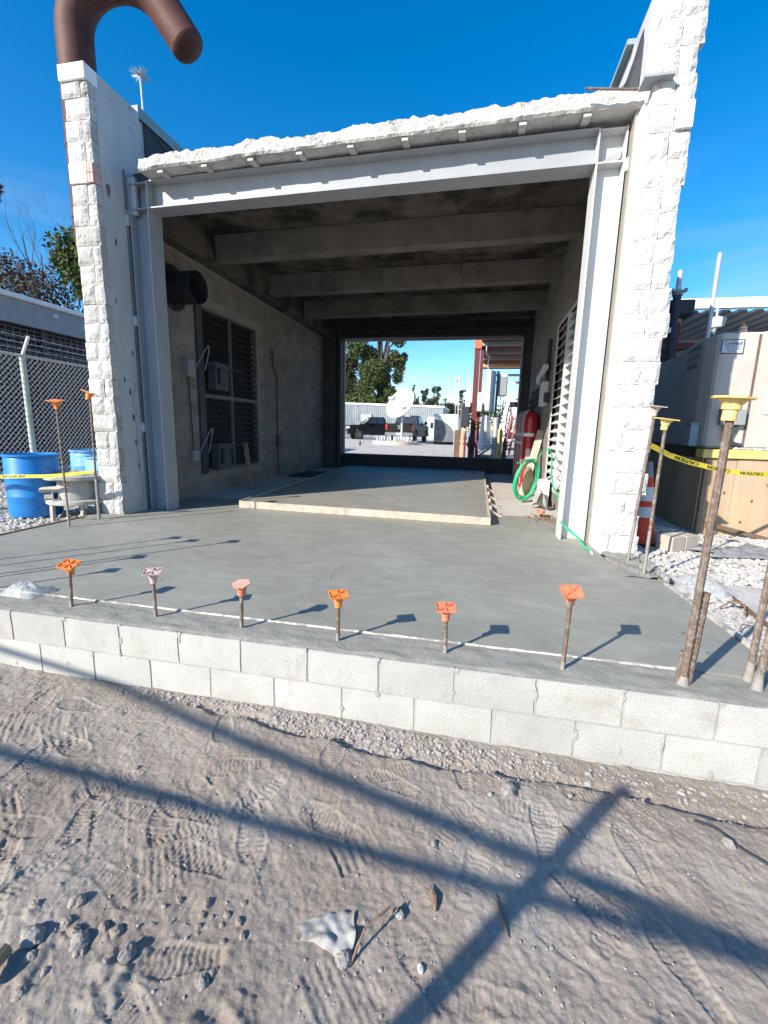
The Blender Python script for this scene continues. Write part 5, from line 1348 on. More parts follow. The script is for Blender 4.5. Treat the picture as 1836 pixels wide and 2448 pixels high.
tape('caution_tape', [(2.405, 2.385, 1.115), (2.62, 2.55, 1.03), (2.90, 2.76, .955), (3.28, 3.0, .878), (3.55, 3.18, .842), (3.93, 3.40, .818), (4.5, 3.75, .83)], .048, 'tape',
     'yellow caution tape strung from the faded pink capped rebar across the plywood',
     [('CAUTION', .155, .305, True), ('CAUTION', .36, .50, True), ('CAUTION', .57, .71, True), ('CAUTION', .78, .90, True)], lambda u: .25 * math.sin(u * 9) + (.5 if u < .12 else 0))

# white gravel
n = 9000
px_ = 2.50 + 3.6 * nrng.random(n); py_ = 1.55 + 4.0 * nrng.random(n)
keep = ~((px_ > 3.68) & (py_ > 4.3)) & ~((px_ < 2.60) & (py_ > 1.85) & (py_ < 2.9)) & ~((px_ < 4.2) & (px_ > 2.93) & (py_ < 2.06) & (py_ > 1.0))
px_, py_ = px_[keep], py_[keep]
pz_ = -.075 + .02 * fbm(px_ * 3, py_ * 3, 3, 91) + .012 * nrng.random(len(px_))
tag(pebbles('white_gravel', np.stack([px_, py_, pz_], 1), nrng.uniform(.014, .032, len(px_)), 'gravel_white'), 'bright white gravel beside the slab, in front of the plywood box', kind='stuff')
n = 1500
px_ = 2.52 + .40 * nrng.random(n); py_ = .3 + 1.4 * nrng.random(n)
tag(pebbles('path_gravel', np.stack([px_, py_, np.full(n, -.075)], 1), nrng.uniform(.006, .018, n), 'gravel_white'), 'dusty crumbs between the slab and the pale pad', kind='stuff')
mb = MB(); mb.prism([(2.86, .35), (2.93, 2.06), (4.6, 2.10), (4.6, .35)], -.15, -.052); mb.build('pad_tmp', 'old_floor')
o = bpy.data.objects['pad_tmp']; o.name = 'concrete_pad'; tag(o, 'pale concrete pad at the right edge beside the white gravel', kind='structure')
mb = MB(); mb.bar((2.915, 1.80, -.045), (2.85, 1.05, -.045), .022, .02); tag(mb.build('pad_edging', 'wood_brown'), 'thin dark edging strip along the pale pad', 'edging strip')
mb = MB(); mb.sheet(24, 14, lambda u, v: (3.28 + .85 * u + .10 * math.sin(v * 7), 2.98 + .42 * v * (1 - .3 * math.sin(u * 6)) + .12 * u, -.035 + .055 * abs(math.sin(u * 8 + v * 5)) * (.3 + .7 * rnd.random()) * (1 if .05 < v < .95 else 0)))
tag(mb.build('grey_tarp', 'tarp', None, True), 'crumpled grey tarp lying on the white gravel', 'tarp')
mb = MB(); mb.sheet(24, 16, lambda u, v: (2.56 + .40 * u + .07 * v, 1.72 + .52 * v - .08 * u, -.05 + .13 * math.sin(math.pi * u) * math.sin(math.pi * v) * (.3 + 1.0 * float(fbm(np.array(u * 5.0), np.array(v * 4.0), 4, 17)))))
tag(mb.build('plastic_bag', 'film', None, True), 'clear plastic bag beside the slab edge under the tall rebar', 'plastic bag')
mb = MB(); mb.sheet(26, 20, lambda u, v: (-2.36 + .30 * u, .16 + .20 * v,     .008 + .085 * (math.sin(math.pi * u) * math.sin(math.pi * v)) ** .7 * (.25 + 1.1 * float(fbm(np.array(u * 5.0), np.array(v * 4.0), 4, 7)))))
tag(mb.build('plastic_bag', 'film', None, False), 'crumpled clear plastic bag on the left end of the low wall', 'plastic bag')
mb = MB(); mb.tube([(2.70, 1.45, -.05), (2.78, 1.47, .0), (2.83, 1.40, .01), (2.80, 1.32, -.04)], .007, 5); mb.tube([(2.78, 1.47, .0), (2.80, 1.55, -.03)], .005, 4)
tag(mb.build('root_piece', 'wood_twig'), 'crooked root nearest the clear bag by the slab', 'root')
mb = MB(); mb.tube([(2.62, 1.02, -.05), (2.66, 1.08, -.02), (2.75, 1.06, -.03)], .005, 5)
tag(mb.build('root_piece', 'wood_twig'), 'short root nearest the low wall in the dusty strip', 'root')

# covered shelter behind the tank
sh = thing('metal_shelter', (7, 12, 0), 'metal shelter with a white fascia and red frame behind the fuel tank', 'shelter')
mb = MB(); mb.box(4.05, 14, 8.0, 8.12, 3.62, 3.80); mb.build('fascia', 'white', sh)
for k in range(24):
    mb = MB(); x = 4.05 + k * .28; mb.prism([(x, 3.56), (x + .09, 3.56), (x + .12, 3.60), (x + .24, 3.60), (x + .27, 3.56), (x + .27, 3.575), (x + .25, 3.615), (x + .11, 3.615), (x + .08, 3.575), (x, 3.575)], 8.12, 18, axis='y'); mb.build('roof_sheet', 'grey_light', sh)
mb = MB(); mb.box(4.0, 14, 13.0, 13.1, 0, 3.5); mb.build('back_wall', 'panel_dark', sh)
for x, y in ((4.42, 7.2), (8.5, 8.3)):
    mb = MB(); mb.box(x, x + .20, y + 1, y + 1.2, 0, 3.55); mb.build('red_column', 'red_oxide', sh)
mb = MB(); mb.box(4.25, 4.9, 8.15, 8.3, 2.9, 3.02); mb.build('red_beam', 'red_oxide', sh)
mb = MB(); mb.bar((4.05, 8.6, 3.35), (4.05, 12.9, 3.35), .1, .14); mb.bar((4.05, 9.8, 3.3), (8, 9.8, 3.3), .1, .12); mb.build('purlin', 'grey', sh)
fl = thing('flood_light', (4.95, 7.7, 3.3), 'pale floodlight hanging under the white fascia', 'floodlight')
mb = MB(); mb.prism([(4.93, 3.18), (5.13, 3.20), (5.17, 3.36), (4.98, 3.40), (4.91, 3.30)], 7.6, 7.75, axis='y'); mb.build('housing', 'grey_light', fl, bevel=.015)
mb = MB(); mb.tube([(5.03, 7.7, 3.38), (5.03, 7.72, 3.62)], .02, 6); mb.build('stem', 'grey_light', fl)
mb = MB(); mb.tube([(5.0, 7.66, 3.18), (4.98, 7.66, 3.06)], .04, 8); mb.build('sensor', 'grey', fl)
p1 = thing('vent_pipe', (4.07, 7, 0), 'thick galvanised vent pipe with a clamp beside the bright pier', 'pipe')
mb = MB(); mb.tube([(4.07, 7, 0), (4.074, 7, 3.62)], .065, 12); mb.build('riser', 'panel_dark', p1); mb = MB(); mb.tube([(4.074, 7, 3.62), (4.075, 7, 4.0)], .042, 12); mb.build('upper_pipe', 'galv', p1)
mb = MB(); mb.tube([(4.074, 7, 3.6), (4.074, 7, 3.68)], .085, 12); mb.box(3.97, 4.18, 6.9, 7.0, 3.64, 3.67); mb.tube([(3.97, 6.95, 3.65), (3.97, 6.95, 3.70)], .03, 8); mb.tube([(4.18, 6.95, 3.65), (4.18, 6.95, 3.70)], .03, 8); mb.build('clamp', 'grey', p1)
mb = MB(); mb.box(3.7, 4.4, 7.05, 7.4, 3.30, 3.55); mb.build('junction_box', 'panel_dark', p1, bevel=.02)
mb = MB(); mb.tube([(4.63, 7, 0), (4.64, 7, 4.25)], .035, 10); tag(mb.build('vent_pipe', 'galv'), 'slim tall galvanised vent pipe rising behind the fuel tank', 'pipe')
mb = MB(); mb.bar((2.62, 3.3, 2.33), (2.80, 3.5, 2.33), .06, .05); tag(mb.build('bracket', 'grey_light'), 'small pale bracket sticking out behind the bright pier', 'bracket')

# ================================================================ SMALL THINGS ON THE DIRT
def rock(x, y, s, m, lab, grp=None, sink=.25, seed=0):
    g = np.random.default_rng(seed + 5); v, f = ICV.copy(), ICF
    # one subdivision, then lumpy
    nv = list(map(tuple, v)); cache = {}; nf = []
    def mid(a, b):
        k = (min(a, b), max(a, b))
        if k not in cache:
            p = (np.array(nv[a]) + np.array(nv[b])) / 2; nv.append(tuple(p / np.linalg.norm(p))); cache[k] = len(nv) - 1
        return cache[k]
    for a, b, c in f:
        ab, bc, ca = mid(a, b), mid(b, c), mid(c, a); nf += [(a, ab, ca), (b, bc, ab), (c, ca, bc), (ab, bc, ca)]
    if s > .011:
        f, nf = nf, []
        for a, b, c in f:
            ab, bc, ca = mid(a, b), mid(b, c), mid(c, a); nf += [(a, ab, ca), (b, bc, ab), (c, ca, bc), (ab, bc, ca)]
    P3 = np.array(nv); q_ = g.uniform(0, 50, 3)
    dsp = fbm(P3[:, 0] * 1.7 + q_[0] + P3[:, 2] * .8, P3[:, 1] * 1.7 + q_[1] - P3[:, 2] * 1.1, 4, seed) - .5
    v = P3 * (1 + .75 * dsp[:, None] + g.uniform(-.05, .05, (len(nv), 1))) * np.array([1, g.uniform(.7, 1), g.uniform(.55, .8)]) * s
    z = gz(x, y) + s * .6 * (1 - 2 * sink) * .6
    mb = MB(); mb.add([tuple(p) for p in v], nf); me_o = mb.build('rock', m, None, False)
    me_o.location = (x, y, z); me_o.rotation_euler = (0, 0, g.uniform(0, 6)); OFF[me_o.name] = Vector((x, y, z))
    return tag(me_o, lab, 'rock', grp)
RK = 'rocks scattered on the dirt'
rock(1.085, -.345, .036, 'stone', 'round pale rock casting a shadow below the low wall', RK, seed=1)
rock(1.005, -.385, .014, 'stone', 'small stone just left of the round pale rock', RK, seed=2)
rock(-.27, -1.245, .028, 'stone', 'angular grey rock among the clods at lower left', RK, seed=3)
rock(-.10, -1.24, .030, 'stone', 'larger blocky rock right of the angular grey one at lower left', RK, seed=4)
rock(-.42, -1.27, .038, 'stone', 'flat rock at the left picture edge', RK, sink=.4, seed=5)
rock(.165, -1.255, .020, 'stone', 'dark rounded rock beside the lower boot print', RK, seed=6)
rock(.785, -1.075, .013, 'gravel_white', 'white flint chip with a crisp shadow', RK, seed=7)
rock(.55, -1.10, .026, 'stone', 'clod at the foot of the forked twig', RK, seed=8)
rock(.695, -.935, .020, 'stone', 'half buried stone above the white flint chip', RK, seed=9)
rock(1.92, -.415, .026, 'stone', 'chalky pale lump at the right', RK, sink=.35, seed=10)
for k in range(34):
    x = rnd.uniform(-1.9, 2.2); y = rnd.uniform(-1.4, -.10); s = rnd.choice([.006, .008, .010, .013])
    rock(x, y, s, 'stone', 'small loose stone lying on the dirt', 'small loose stones on the dirt', seed=100 + k)
for k in range(14):
    x = rnd.gauss(-.32, .22); y = rnd.gauss(-1.28, .07); rock(x, y, rnd.uniform(.012, .026), 'dirt', 'grey clod among the rocks at the lower left corner', 'clods in the rubble patch', sink=.55, seed=300 + k)
for k in range(14):
    x = rnd.gauss(.10, .06); y = rnd.gauss(-1.12, .06); rock(x, y, rnd.uniform(.008, .017), 'dirt', 'dark clod in the crumbly patch left of the paper', 'clods in the crumbly patch', sink=.55, seed=400 + k)
# rubble along the trench
n = 2000
px_ = np.where(nrng.random(n) < .65, nrng.normal(.42, .42, n), nrng.uniform(-1.2, 2.3, n)); yrr = np.interp(px_, [-3, -.62, 0, .77, 1.39, 1.69, 2.14, 3], [-.05, -.106, -.185, -.25, -.195, -.25, -.265, -.28])
py_ = yrr * nrng.uniform(.1, 1.05, n) - .004; px_ = np.clip(px_, -2.2, 2.4)
pz_ = np.array([gz(a, b) for a, b in zip(px_, py_)])
tag(pebbles('trench_rubble', np.stack([px_, py_, pz_], 1), np.abs(nrng.normal(.006, .004, n)) + .002, 'pebble'), 'small rubble along the trench at the foot of the low wall', kind='stuff')
n = 3600
px_ = nrng.uniform(-2.2, 2.2, n); py_ = -1.5 + 1.45 * nrng.random(n); k_ = fbm(px_ * 3, py_ * 3, 3, 88) > .46; px_, py_ = px_[k_], py_[k_]
pz_ = np.array([gz(a, b) for a, b in zip(px_, py_)])
tag(pebbles('dirt_crumbs', np.stack([px_, py_, pz_], 1), np.abs(nrng.normal(.0025, .002, len(px_))) + .0012, 'pebble'), 'crumbs and grit on the dirt', kind='stuff')
# crumpled paper, twigs, scraps
cx_, cy_ = .475, -1.03
mb = MB()
def pap(u, v):
    x = cx_ - .085 + .17 * u + .012 * math.sin(v * 5); y = cy_ - .06 + .13 * v * (.35 + .65 * min(1, u * 1.3)) + .01 * math.sin(u * 6)
    rg = abs(float(fbm(np.array(u * 2.6), np.array(v * 2.2), 2, 5)) - .45) * 2
    return (x, y, gz(x, y) + .007 + .034 * rg * (math.sin(math.pi * v) * math.sin(math.pi * (.1 + .8 * u))) ** .5 + .002 * math.sin(u * 23 + v * 9))
mb.sheet(26, 20, pap); tag(mb.build('crumpled_paper', 'paper', None, True), 'crumpled dirty white paper bag trodden into the dirt', 'litter')
mb = MB(); z0 = gz(.60, -1.06); mb.tube([(.575, -1.10, gz(.575, -1.1) + .01), (.60, -1.04, z0 + .05), (.655, -.96, z0 + .045)], .004, 5); mb.tube([(.60, -1.04, z0 + .05), (.64, -1.0, z0 + .06), (.665, -.955, z0 + .05)], .003, 5)
tag(mb.build('twig', 'wood_twig'), 'forked dry twig standing beside the crumpled paper', 'twig')
def sliver(x, y, L, a, w, lab, m='wood_twig', lift=.008):
    mb = MB(); d = Vector((math.cos(a), math.sin(a), 0)) * L / 2; c = Vector((x, y, 0)); p, q = c - d, c + d
    p.z = gz(p.x, p.y) + lift; q.z = gz(q.x, q.y) + lift; mid_ = (p + q) / 2 + Vector((w * .6, 0, .004)); mb.tube([p, p.lerp(mid_, .5), mid_, mid_.lerp(q, .5), q], w, 6, rs=[w * .2, w * .8, w, w * .7, w * .2])
    return tag(mb.build('wood_sliver', m), lab, 'wood sliver')
sliver(.80, -.865, .085, 1.9, .011, 'curled brown bark sliver right of the centre of the dirt')
sliver(1.03, -.875, .13, 1.9, .007, 'thin splinter next to the dark shadow crossing')
sliver(.685, -.93, .05, .2, .010, 'short chip of wood above the paper')
sliver(1.30, -.50, .05, 2.3, .006, 'orange brown chip right of the round rock', 'lumber_dark')
mb = MB(); pts = [(1.83 + .30 * t + .02 * math.sin(t * 9), -.335 - .28 * t * t - .06 * t, 0) for t in [k / 14 for k in range(15)]]; pts = [(x, y, gz(x, y) + .008) for x, y, _ in pts]; mb.tube(pts, .0045, 5)
tag(mb.build('loose_rope', 'panel_dark'), 'thin dark rope curling over the dirt at the right', 'rope')
mb = MB(); mb.tube([(-.445, -1.33, gz(-.445, -1.33) + .03), (-.43, -1.42, gz(-.43, -1.42) + .03)], .022, 8); tag(mb.build('wood_stub', 'lumber_dark'), 'weathered wood stub at the lower left corner', 'wood stub')

# welded pipe frame behind the camera (out of the picture: its shadow lies across the dirt)
pf = thing('pipe_fence', (-1.08, -3.6, -.4), 'tall pipe fence frame standing behind the viewer', 'fence')
YF = -3.6; GZ = -.42
mb = MB(); mb.tube([(-7, YF, GZ + 2.16), (5, YF, GZ + 1.75)], .022, 12); mb.build('rail', 'galv', pf)
mb = MB(); mb.tube([(-8, YF + .03, GZ + 3.0), (4, YF + .03, GZ + 1.305)], .024, 12); mb.build('brace', 'galv', pf)
mb = MB(); mb.tube([(-1.23, YF - .04, GZ), (-1.23, YF - .04, GZ + 2.40)], .036, 12); mb.build('post', 'galv', pf)
for x in (-7, 5):
    mb = MB(); mb.tube([(x, YF, GZ), (x, YF, GZ + 2.1)], .045, 12); mb.build('post', 'galv', pf)

# ================================================================ BEYOND THE BAY
mt = thing('metal_building', (-10, 45, .2), 'long pale corrugated metal building with a small window behind the trucks', 'building')
KF = 1.236                     # the building stands this much farther off than the dish row
fb = lambda x, z: (.861 + (x - .861) * KF, 1.2066 + (z - 1.2066) * KF)
mb = MB(); prof = []
for j in range(5):
    x = j * .2; prof += [(x, 0), (x + .12, 0), (x + .14, -.035), (x + .18, -.035)]
prof.append((1.0, 0)); n = len(prof)
me = bpy.data.meshes.new('wall_sheet'); me.from_pydata([(x, y, 0) for x, y in prof] + [(x, y, 1) for x, y in prof], [], [(i, i + 1, n + i + 1, n + i) for i in range(n - 1)]); me.materials.append(M['sheet_pale'])
XE = fb(-2.2, 0)[0]
for k in range(16):
    x = XE - 16 + k; ztop = fb(0, 3.20)[1] - .022 * (x + 13)
    o = bpy.data.objects.new('wall_sheet', me); COL.objects.link(o); o.parent = mt
    o.location = Vector((x, 45, .1)) - OFF[mt.name]; o.scale = (1, 1, ztop - .1)
zl, zr_ = fb(0, 3.20)[1] - .022 * (XE - 3), fb(0, 3.20)[1] - .022 * (XE + 13)
mb = MB(); mb.hexa([(XE - 16.1, 44.9, zl), (XE + .1, 44.9, zr_), (XE + .1, 53, zr_), (XE - 16.1, 53, zl)], [(XE - 16.1, 44.9, zl + .2), (XE + .1, 44.9, zr_ + .2), (XE + .1, 53, zr_ + .2), (XE - 16.1, 53, zl + .2)]); mb.build('roof', 'white', mt)
mb = MB(); mb.box(XE - 16, XE, 45.05, 52.9, .1, zr_ - .01); mb.build('core', 'sheet_pale', mt)
def fbox(x0, x1, y0, y1, z0, z1, nm, m_, par):
    a_, c_ = fb(x0, z0), fb(x1, z1); b_ = MB(); b_.box(a_[0], c_[0], y0, y1, a_[1], c_[1]); return b_.build(nm, m_, par)
wd = fbox(-9.3, -8.25, 44.88, 44.96, 1.75, 2.42, 'window', 'grey', mt); fbox(-9.24, -8.31, 44.85, 44.879, 1.81, 2.36, 'pane', 'grey_light', wd)
dr = fbox(-3.48, -2.75, 44.88, 44.96, .3, 2.28, 'door', 'grey_light', mt); fbox(-3.2, -2.98, 44.85, 44.879, 1.35, 1.8, 'pane', 'glass_dark', dr)

def pickup(loc, rz, lab, name='pickup_truck'):
    t = thing(name, loc, lab, 'pickup truck', 'dark pickup trucks parked in the yard')
    t.rotation_euler = (0, 0, rz); t.scale = (1.03, 1.0, 1.08)
    W = .98
    def B_(nm, fn, m, bev=0, sm=False, par=None):
        mb = MB(); fn(mb); return mb.build(nm, m, par or t, sm, local=True, bevel=bev)
    # +y is forward; body side profile with wheel arches
    def body(mb):
        arch = lambda c: [(c + .50 * math.cos(a), .42 + .50 * math.sin(a)) for a in [math.pi * (1 - k / 8) for k in range(9)]]
        prof = [(-2.9, .55)] + arch(-1.75) + arch(1.85) + [(2.75, .52), (2.88, .62), (2.9, 1.08), (2.78, 1.20), (1.35, 1.27), (1.05, 1.25), (-.62, 1.27), (-2.9, 1.30)]
        mb.prism(prof, -W, W, axis='x')
    B_('body', body, 'black_paint', .03)
    B_('bed', lambda mb: mb.box(-W + .12, W - .12, -2.78, -.75, 1.302, 1.306), 'black')
    def cab(mb):
        mb.hexa([(-W + .03, -.72, 1.26), (W - .03, -.72, 1.26), (W - .03, 1.42, 1.26), (-W + .03, 1.42, 1.26)], [(-W + .20, -.50, 1.90), (W - .20, -.50, 1.90), (W - .22, .62, 1.90), (-W + .22, .62, 1.90)])
    cb = B_('cab', cab, 'black_paint', .04)
    def sidewin(s):
        def f(mb):
            x0, x1 = s * (W - .055), s * (W - .185)
            for (ya, yb, yc, yd) in ((-.52, .26, .22, -.38), (.32, 1.12, .52, .28)):
                p = [(x0, ya, 1.36), (x0, yb, 1.36), (x1, yc, 1.82), (x1, yd, 1.82)]
                o_ = s * .012; mb.add([(x + o_, y, z) for x, y, z in p] + [(x + o_ * .2, y, z) for x, y, z in p], [(0, 1, 2, 3), (7, 6, 5, 4), (0, 4, 5, 1), (1, 5, 6, 2), (2, 6, 7, 3), (3, 7, 4, 0)])
        return f
    for s in (-1, 1): B_('window', sidewin(s), 'glass_dark')
    def rear(mb):
        mb.add([(-W + .14, -.712, 1.36), (W - .14, -.712, 1.36), (W - .26, -.555, 1.83), (-W + .26, -.555, 1.83), (-W + .14, -.69, 1.36), (W - .14, -.69, 1.36), (W - .26, -.53, 1.83), (-W + .26, -.53, 1.83)], [(0, 1, 2, 3), (7, 6, 5, 4), (0, 4, 5, 1), (1, 5, 6, 2), (2, 6, 7, 3), (3, 7, 4, 0)])
    B_('rear_window', rear, 'glass_dark')
    def wind(mb):
        mb.add([(-W + .13, 1.41, 1.32), (W - .13, 1.41, 1.32), (W - .27, .68, 1.86), (-W + .27, .68, 1.86), (-W + .13, 1.38, 1.30), (W - .13, 1.38, 1.30), (W - .27, .65, 1.84), (-W + .27, .65, 1.84)], [(3, 2, 1, 0), (4, 5, 6, 7), (0, 1, 5, 4), (1, 2, 6, 5), (2, 3, 7, 6), (3, 0, 4, 7)])
    B_('windscreen', wind, 'glass_dark')
    for y in (-1.75, 1.85):
        for s in (-1, 1):
            mb = MB(); pr = [(.20, -.13), (.36, -.135), (.415, -.10), (.42, .10), (.36, .135), (.20, .13)]
            tm = MB(); tm.lathe(pr, 24); x = s * (W - .13)
            mb.add([(x + z * s, y + a, .42 + b) for a, b, z in tm.v], tm.f); wh = mb.build('wheel', 'tyre', t, True, local=True)
            mb = MB(); tm = MB(); tm.lathe([(.05, .15), (.10, .138), (.24, .132), (.255, .10)], 12); mb.add([(x + z * s, y + a, .42 + b) for a, b, z in tm.v], tm.f); mb.build('rim', 'dark_steel', wh, True, local=True)
    for s in (-1, 1):
        B_('tail_light', lambda mb: mb.box(s * W - .10 if s > 0 else -W - .005, s * W + .005 if s > 0 else -W + .10, -2.93, -2.80, .88, 1.24), 'tail_red')
        B_('headlight', lambda mb: mb.box(.62 if s > 0 else -W - .004, W + .004 if s > 0 else -.62, 2.72, 2.915, .92, 1.10), 'white_gloss', .01)
        B_('mirror', lambda mb: mb.box(W + .02 if s > 0 else -W - .24, W + .24 if s > 0 else -W - .02, .95, 1.05, 1.28, 1.50), 'black_paint', .02)
    B_('rear_bumper', lambda mb: mb.box(-W, W, -3.08, -2.91, .50, .72), 'chrome', .02)
    B_('front_bumper', lambda mb: mb.box(-W, W, 2.89, 3.02, .42, .70), 'panel_grey', .03)
    B_('grille', lambda mb: [mb.box(-.60, .60, 2.90, 2.93, .78 + k * .07, .82 + k * .07) for k in range(5)], 'chrome')
    tg = B_('tailgate', lambda mb: mb.box(-W + .12, W - .12, -2.925, -2.90, .76, 1.24), 'black_paint')
    B_('licence_plate', lambda mb: mb.box(-.16, .16, -3.095, -3.082, .54, .68), 'white', par=tg)
    B_('emblem', lambda mb: mb.prism([(.08 * math.cos(k * math.pi / 5), 1.02 + .09 * math.sin(k * math.pi / 5)) for k in range(10)], -2.94, -2.926, axis='y'), 'chrome', par=tg)
    B_('handle', lambda mb: mb.box(-.12, .12, -2.94, -2.926, 1.13, 1.18), 'grey', par=tg)
    B_('roof_light', lambda mb: mb.box(-.2, .2, -.56, -.51, 1.84, 1.88), 'white')
    return t
pickup((-4.60, 33.1, .20), math.radians(-5), 'dark pickup truck seen from behind, with red tail lights, next to the white trailer')
pickup((-8.45, 38.6, .17), math.radians(118), 'dark pickup truck with its headlight and front wheel showing, left of the satellite dish')

tr_ = thing('cargo_trailer', (-1.55, 32, .2), 'white cargo trailer with a grey curved panel', 'trailer')
mb = MB(); mb.box(-2.32, -.70, 30, 34.2, .42, 2.16); mb.build('body', 'white_gloss', tr_, bevel=.03)
mb = MB(); mb.box(-2.36, -.66, 29.96, 34.24, 2.165, 2.32); mb.build('roof', 'grey_light', tr_, bevel=.03)
pts = [(-2.29, .47)] + [(-2.29 + 1.53 * math.sin(a), .47 + 1.46 * math.cos(a)) for a in [k * math.pi / 2 / 14 for k in range(15)]]
mb = MB(); mb.prism(pts, 29.975, 29.992, axis='y'); mb.build('curved_panel', 'panel_grey', tr_)
pts = [(-2.29 + r_ * math.sin(a), .47 + (r_ - .07) * math.cos(a)) for r_, seq in ((1.55, range(15)), (1.51, range(14, -1, -1))) for a in [k * math.pi / 2 / 14 for k in seq]]
mb = MB(); mb.prism(pts, 29.968, 29.974, axis='y'); mb.build('panel_trim', 'grey', tr_)
mb = MB(); mb.box(-2.34, -.68, 29.95, 34.2, .34, .42); mb.build('chassis', 'black', tr_)
for x in (-2.1, -1.0):
    mb = MB(); mb.bar((x, 29.9, .36), (-1.5, 28.9, .38), .08, .08); mb.build('drawbar', 'black', tr_)
for x in (-2.37, -.73):
    mb = MB(); tm = MB(); tm.lathe([(.18, -.1), (.34, -.1), (.34, .1), (.18, .1)], 18); mb.add([(x + z, 32.4 + a, .52 + b) for a, b, z in tm.v], tm.f); mb.build('wheel', 'tyre', tr_, True)
for x in (-2.0, -1.35):
    mb = MB(); mb.box(x, x + .10, 29.965, 29.99, 2.02, 2.10); mb.build('hinge', 'grey', tr_)
for z in (1.30, .70):
    mb = MB(); mb.box(-2.1, -1.88, 29.955, 29.97, z, z + .05); mb.build('latch', 'panel_dark', tr_)

dish = thing('satellite_dish', (-4.45, 28, .2), 'large white satellite dish on a post in a round concrete ring', 'satellite dish')
dn = Vector((-.42, -.72, .50)).normalized(); du = dn.cross(Vector((0, 0, 1))).normalized(); dv = du.cross(dn)
dc = Vector((-4.46, 28, 2.92)); RD = 1.08
mb = MB()
def dsh(u, v, off=0.0):
    r_ = RD * v; a = 2 * math.pi * u; return dc + du * r_ * math.cos(a) + dv * r_ * 1.06 * math.sin(a) + dn * (.22 * v * v - .22 + off)
mb.sheet(48, 10, lambda u, v: dsh(u, v)); mb.sheet(48, 10, lambda u, v: dsh(u, v, -.035)); mb.sheet(48, 1, lambda u, v: dsh(u, 1.0, -.035 * v)); mb.build('reflector', 'white_gloss', dish, True)
lnb = dc + dn * 1.05 - dv * .35 + du * -.25
mb = MB(); mb.tube([dsh(.75, 1.0), lnb], .025, 6); mb.tube([dsh(.58, 1.0), lnb], .014, 6); mb.tube([dsh(.92, 1.0), lnb], .014, 6); mb.build('feed_arm', 'grey', dish)
mb = MB(); mb.tube([lnb - du * .22, lnb + du * .24], .11, 12); mb.tube([lnb, lnb - dn * .18], .08, 10); mb.build('feed_horn', 'grey_light', dish, True)
mb = MB(); mb.tube([(-4.28, 28, .25), (-4.28, 28, 2.2)], .075, 12); mb.tube([(-4.28, 28.0, 2.15), dc - dn * .26], .09, 10); mb.build('post', 'galv', dish)
mb = MB(); mb.lathe([(1.50, 0), (1.53, .02), (1.53, .26), (1.42, .27), (1.42, .18), (.02, .18)], 48, (-4.70, 28, .15)); mb.build('ring', 'ring', dish, True)
for k in range(26):
    a = k * 2.4; r_ = .35 + .95 * (k / 26) ** .5
    mb = MB(); x, y = -4.72 + r_ * math.cos(a) * .95, 28 + r_ * math.sin(a) * .9; mb.lathe([(.07, .30), (.07, .62), (.045, .66), (.045, .74)], 10, (x, y, 0)); mb.build('ballast_post', 'galv', dish)
st = MB(); st.tube([(-6.375, 25, .1), (-6.375, 25, .36)], .06, 10); st.tube([(-6.375, 25, .36), (-6.375, 25, .44)], .035, 8); tag(st.build('stub_pipe', 'panel_dark'), 'short dark pipe stub in the gravel just beyond the sill', 'pipe')

# trees beyond
def broad(name, base, h, cl, n, sz, lm, lab, seed, tm='bark'):
    if base[1] < 60:
        cl = [(.861 + (c[0] - .861) * KF, -2.16 + (c[1] + 2.16) * KF, 1.2066 + (c[2] - 1.2066) * KF, c[3] * KF) for c in cl]
        base = (.861 + (base[0] - .861) * KF, -2.16 + (base[1] + 2.16) * KF, base[2]); h *= KF; sz *= 1.15
    t = thing(name, base, lab, 'tree', 'trees beyond the yard'); mb = MB(); b = Vector(base)
    mb.tube([b, b + Vector((.1, 0, h * .45)), b + Vector((.0, .1, h * .9))], .3, 8, rs=[h * .028, h * .02, h * .006])
    for c in cl: mb.tube([b + Vector((0, 0, h * rnd.uniform(.25, .55))), (b + Vector((0, 0, h * .6)) + Vector(c[:3])) / 2, Vector(c[:3])], .1, 5, rs=[h * .011, h * .008, h * .003])
    mb.build('trunk', tm, t); leaves('crown', cl, n, sz, lm, t, seed=seed); return t
r_ = random.Random(3)
cl = [(-8.9 + r_.gauss(0, 1.15) + .12 * (8 - z), 42 + r_.gauss(0, .8), z + r_.uniform(-.3, .3), r_.uniform(.6, 1.15)) for z in [3.6, 3.9, 4.2, 4.6, 5, 5.5, 6, 6.4, 6.9, 7.3, 7.8, 8.2, 8.7, 9.2, 9.7, 10.3, 11, 12]] + [(-6.9, 42, 7.7, .55), (-7.1, 42, 7.0, .6), (-6.6, 42, 8.1, .3), (-7.2, 42, 6.1, .6), (-10.6, 42, 8.6, .5)]
broad('oak_tree', (-9, 42, .25), 13, cl, 26000, .12, 'leaf_oak', 'big olive green tree with rusty tinted tips behind the metal building', 5)
cl = [(-13.0 + r_.gauss(0, .7), 44 + r_.gauss(0, .6), z, r_.uniform(.6, 1.0)) for z in [3.4, 3.8, 4.4, 5, 5.6, 6.2, 6.8, 7.4, 8.0, 8.6]]
broad('dark_tree', (-13, 44, .25), 9, cl, 7000, .13, 'leaf_dark', 'dark shaded tree left of the big olive one', 6)
cl = [(-11.0 + r_.gauss(0, 1.2), 40.5, 3.2 + r_.uniform(0, 1.3), .55) for k in range(10)]
broad('green_bush', (-11, 40.5, .25), 3.5, cl, 3500, .12, 'leaf_pine', 'low green bushes over the metal roof', 7)
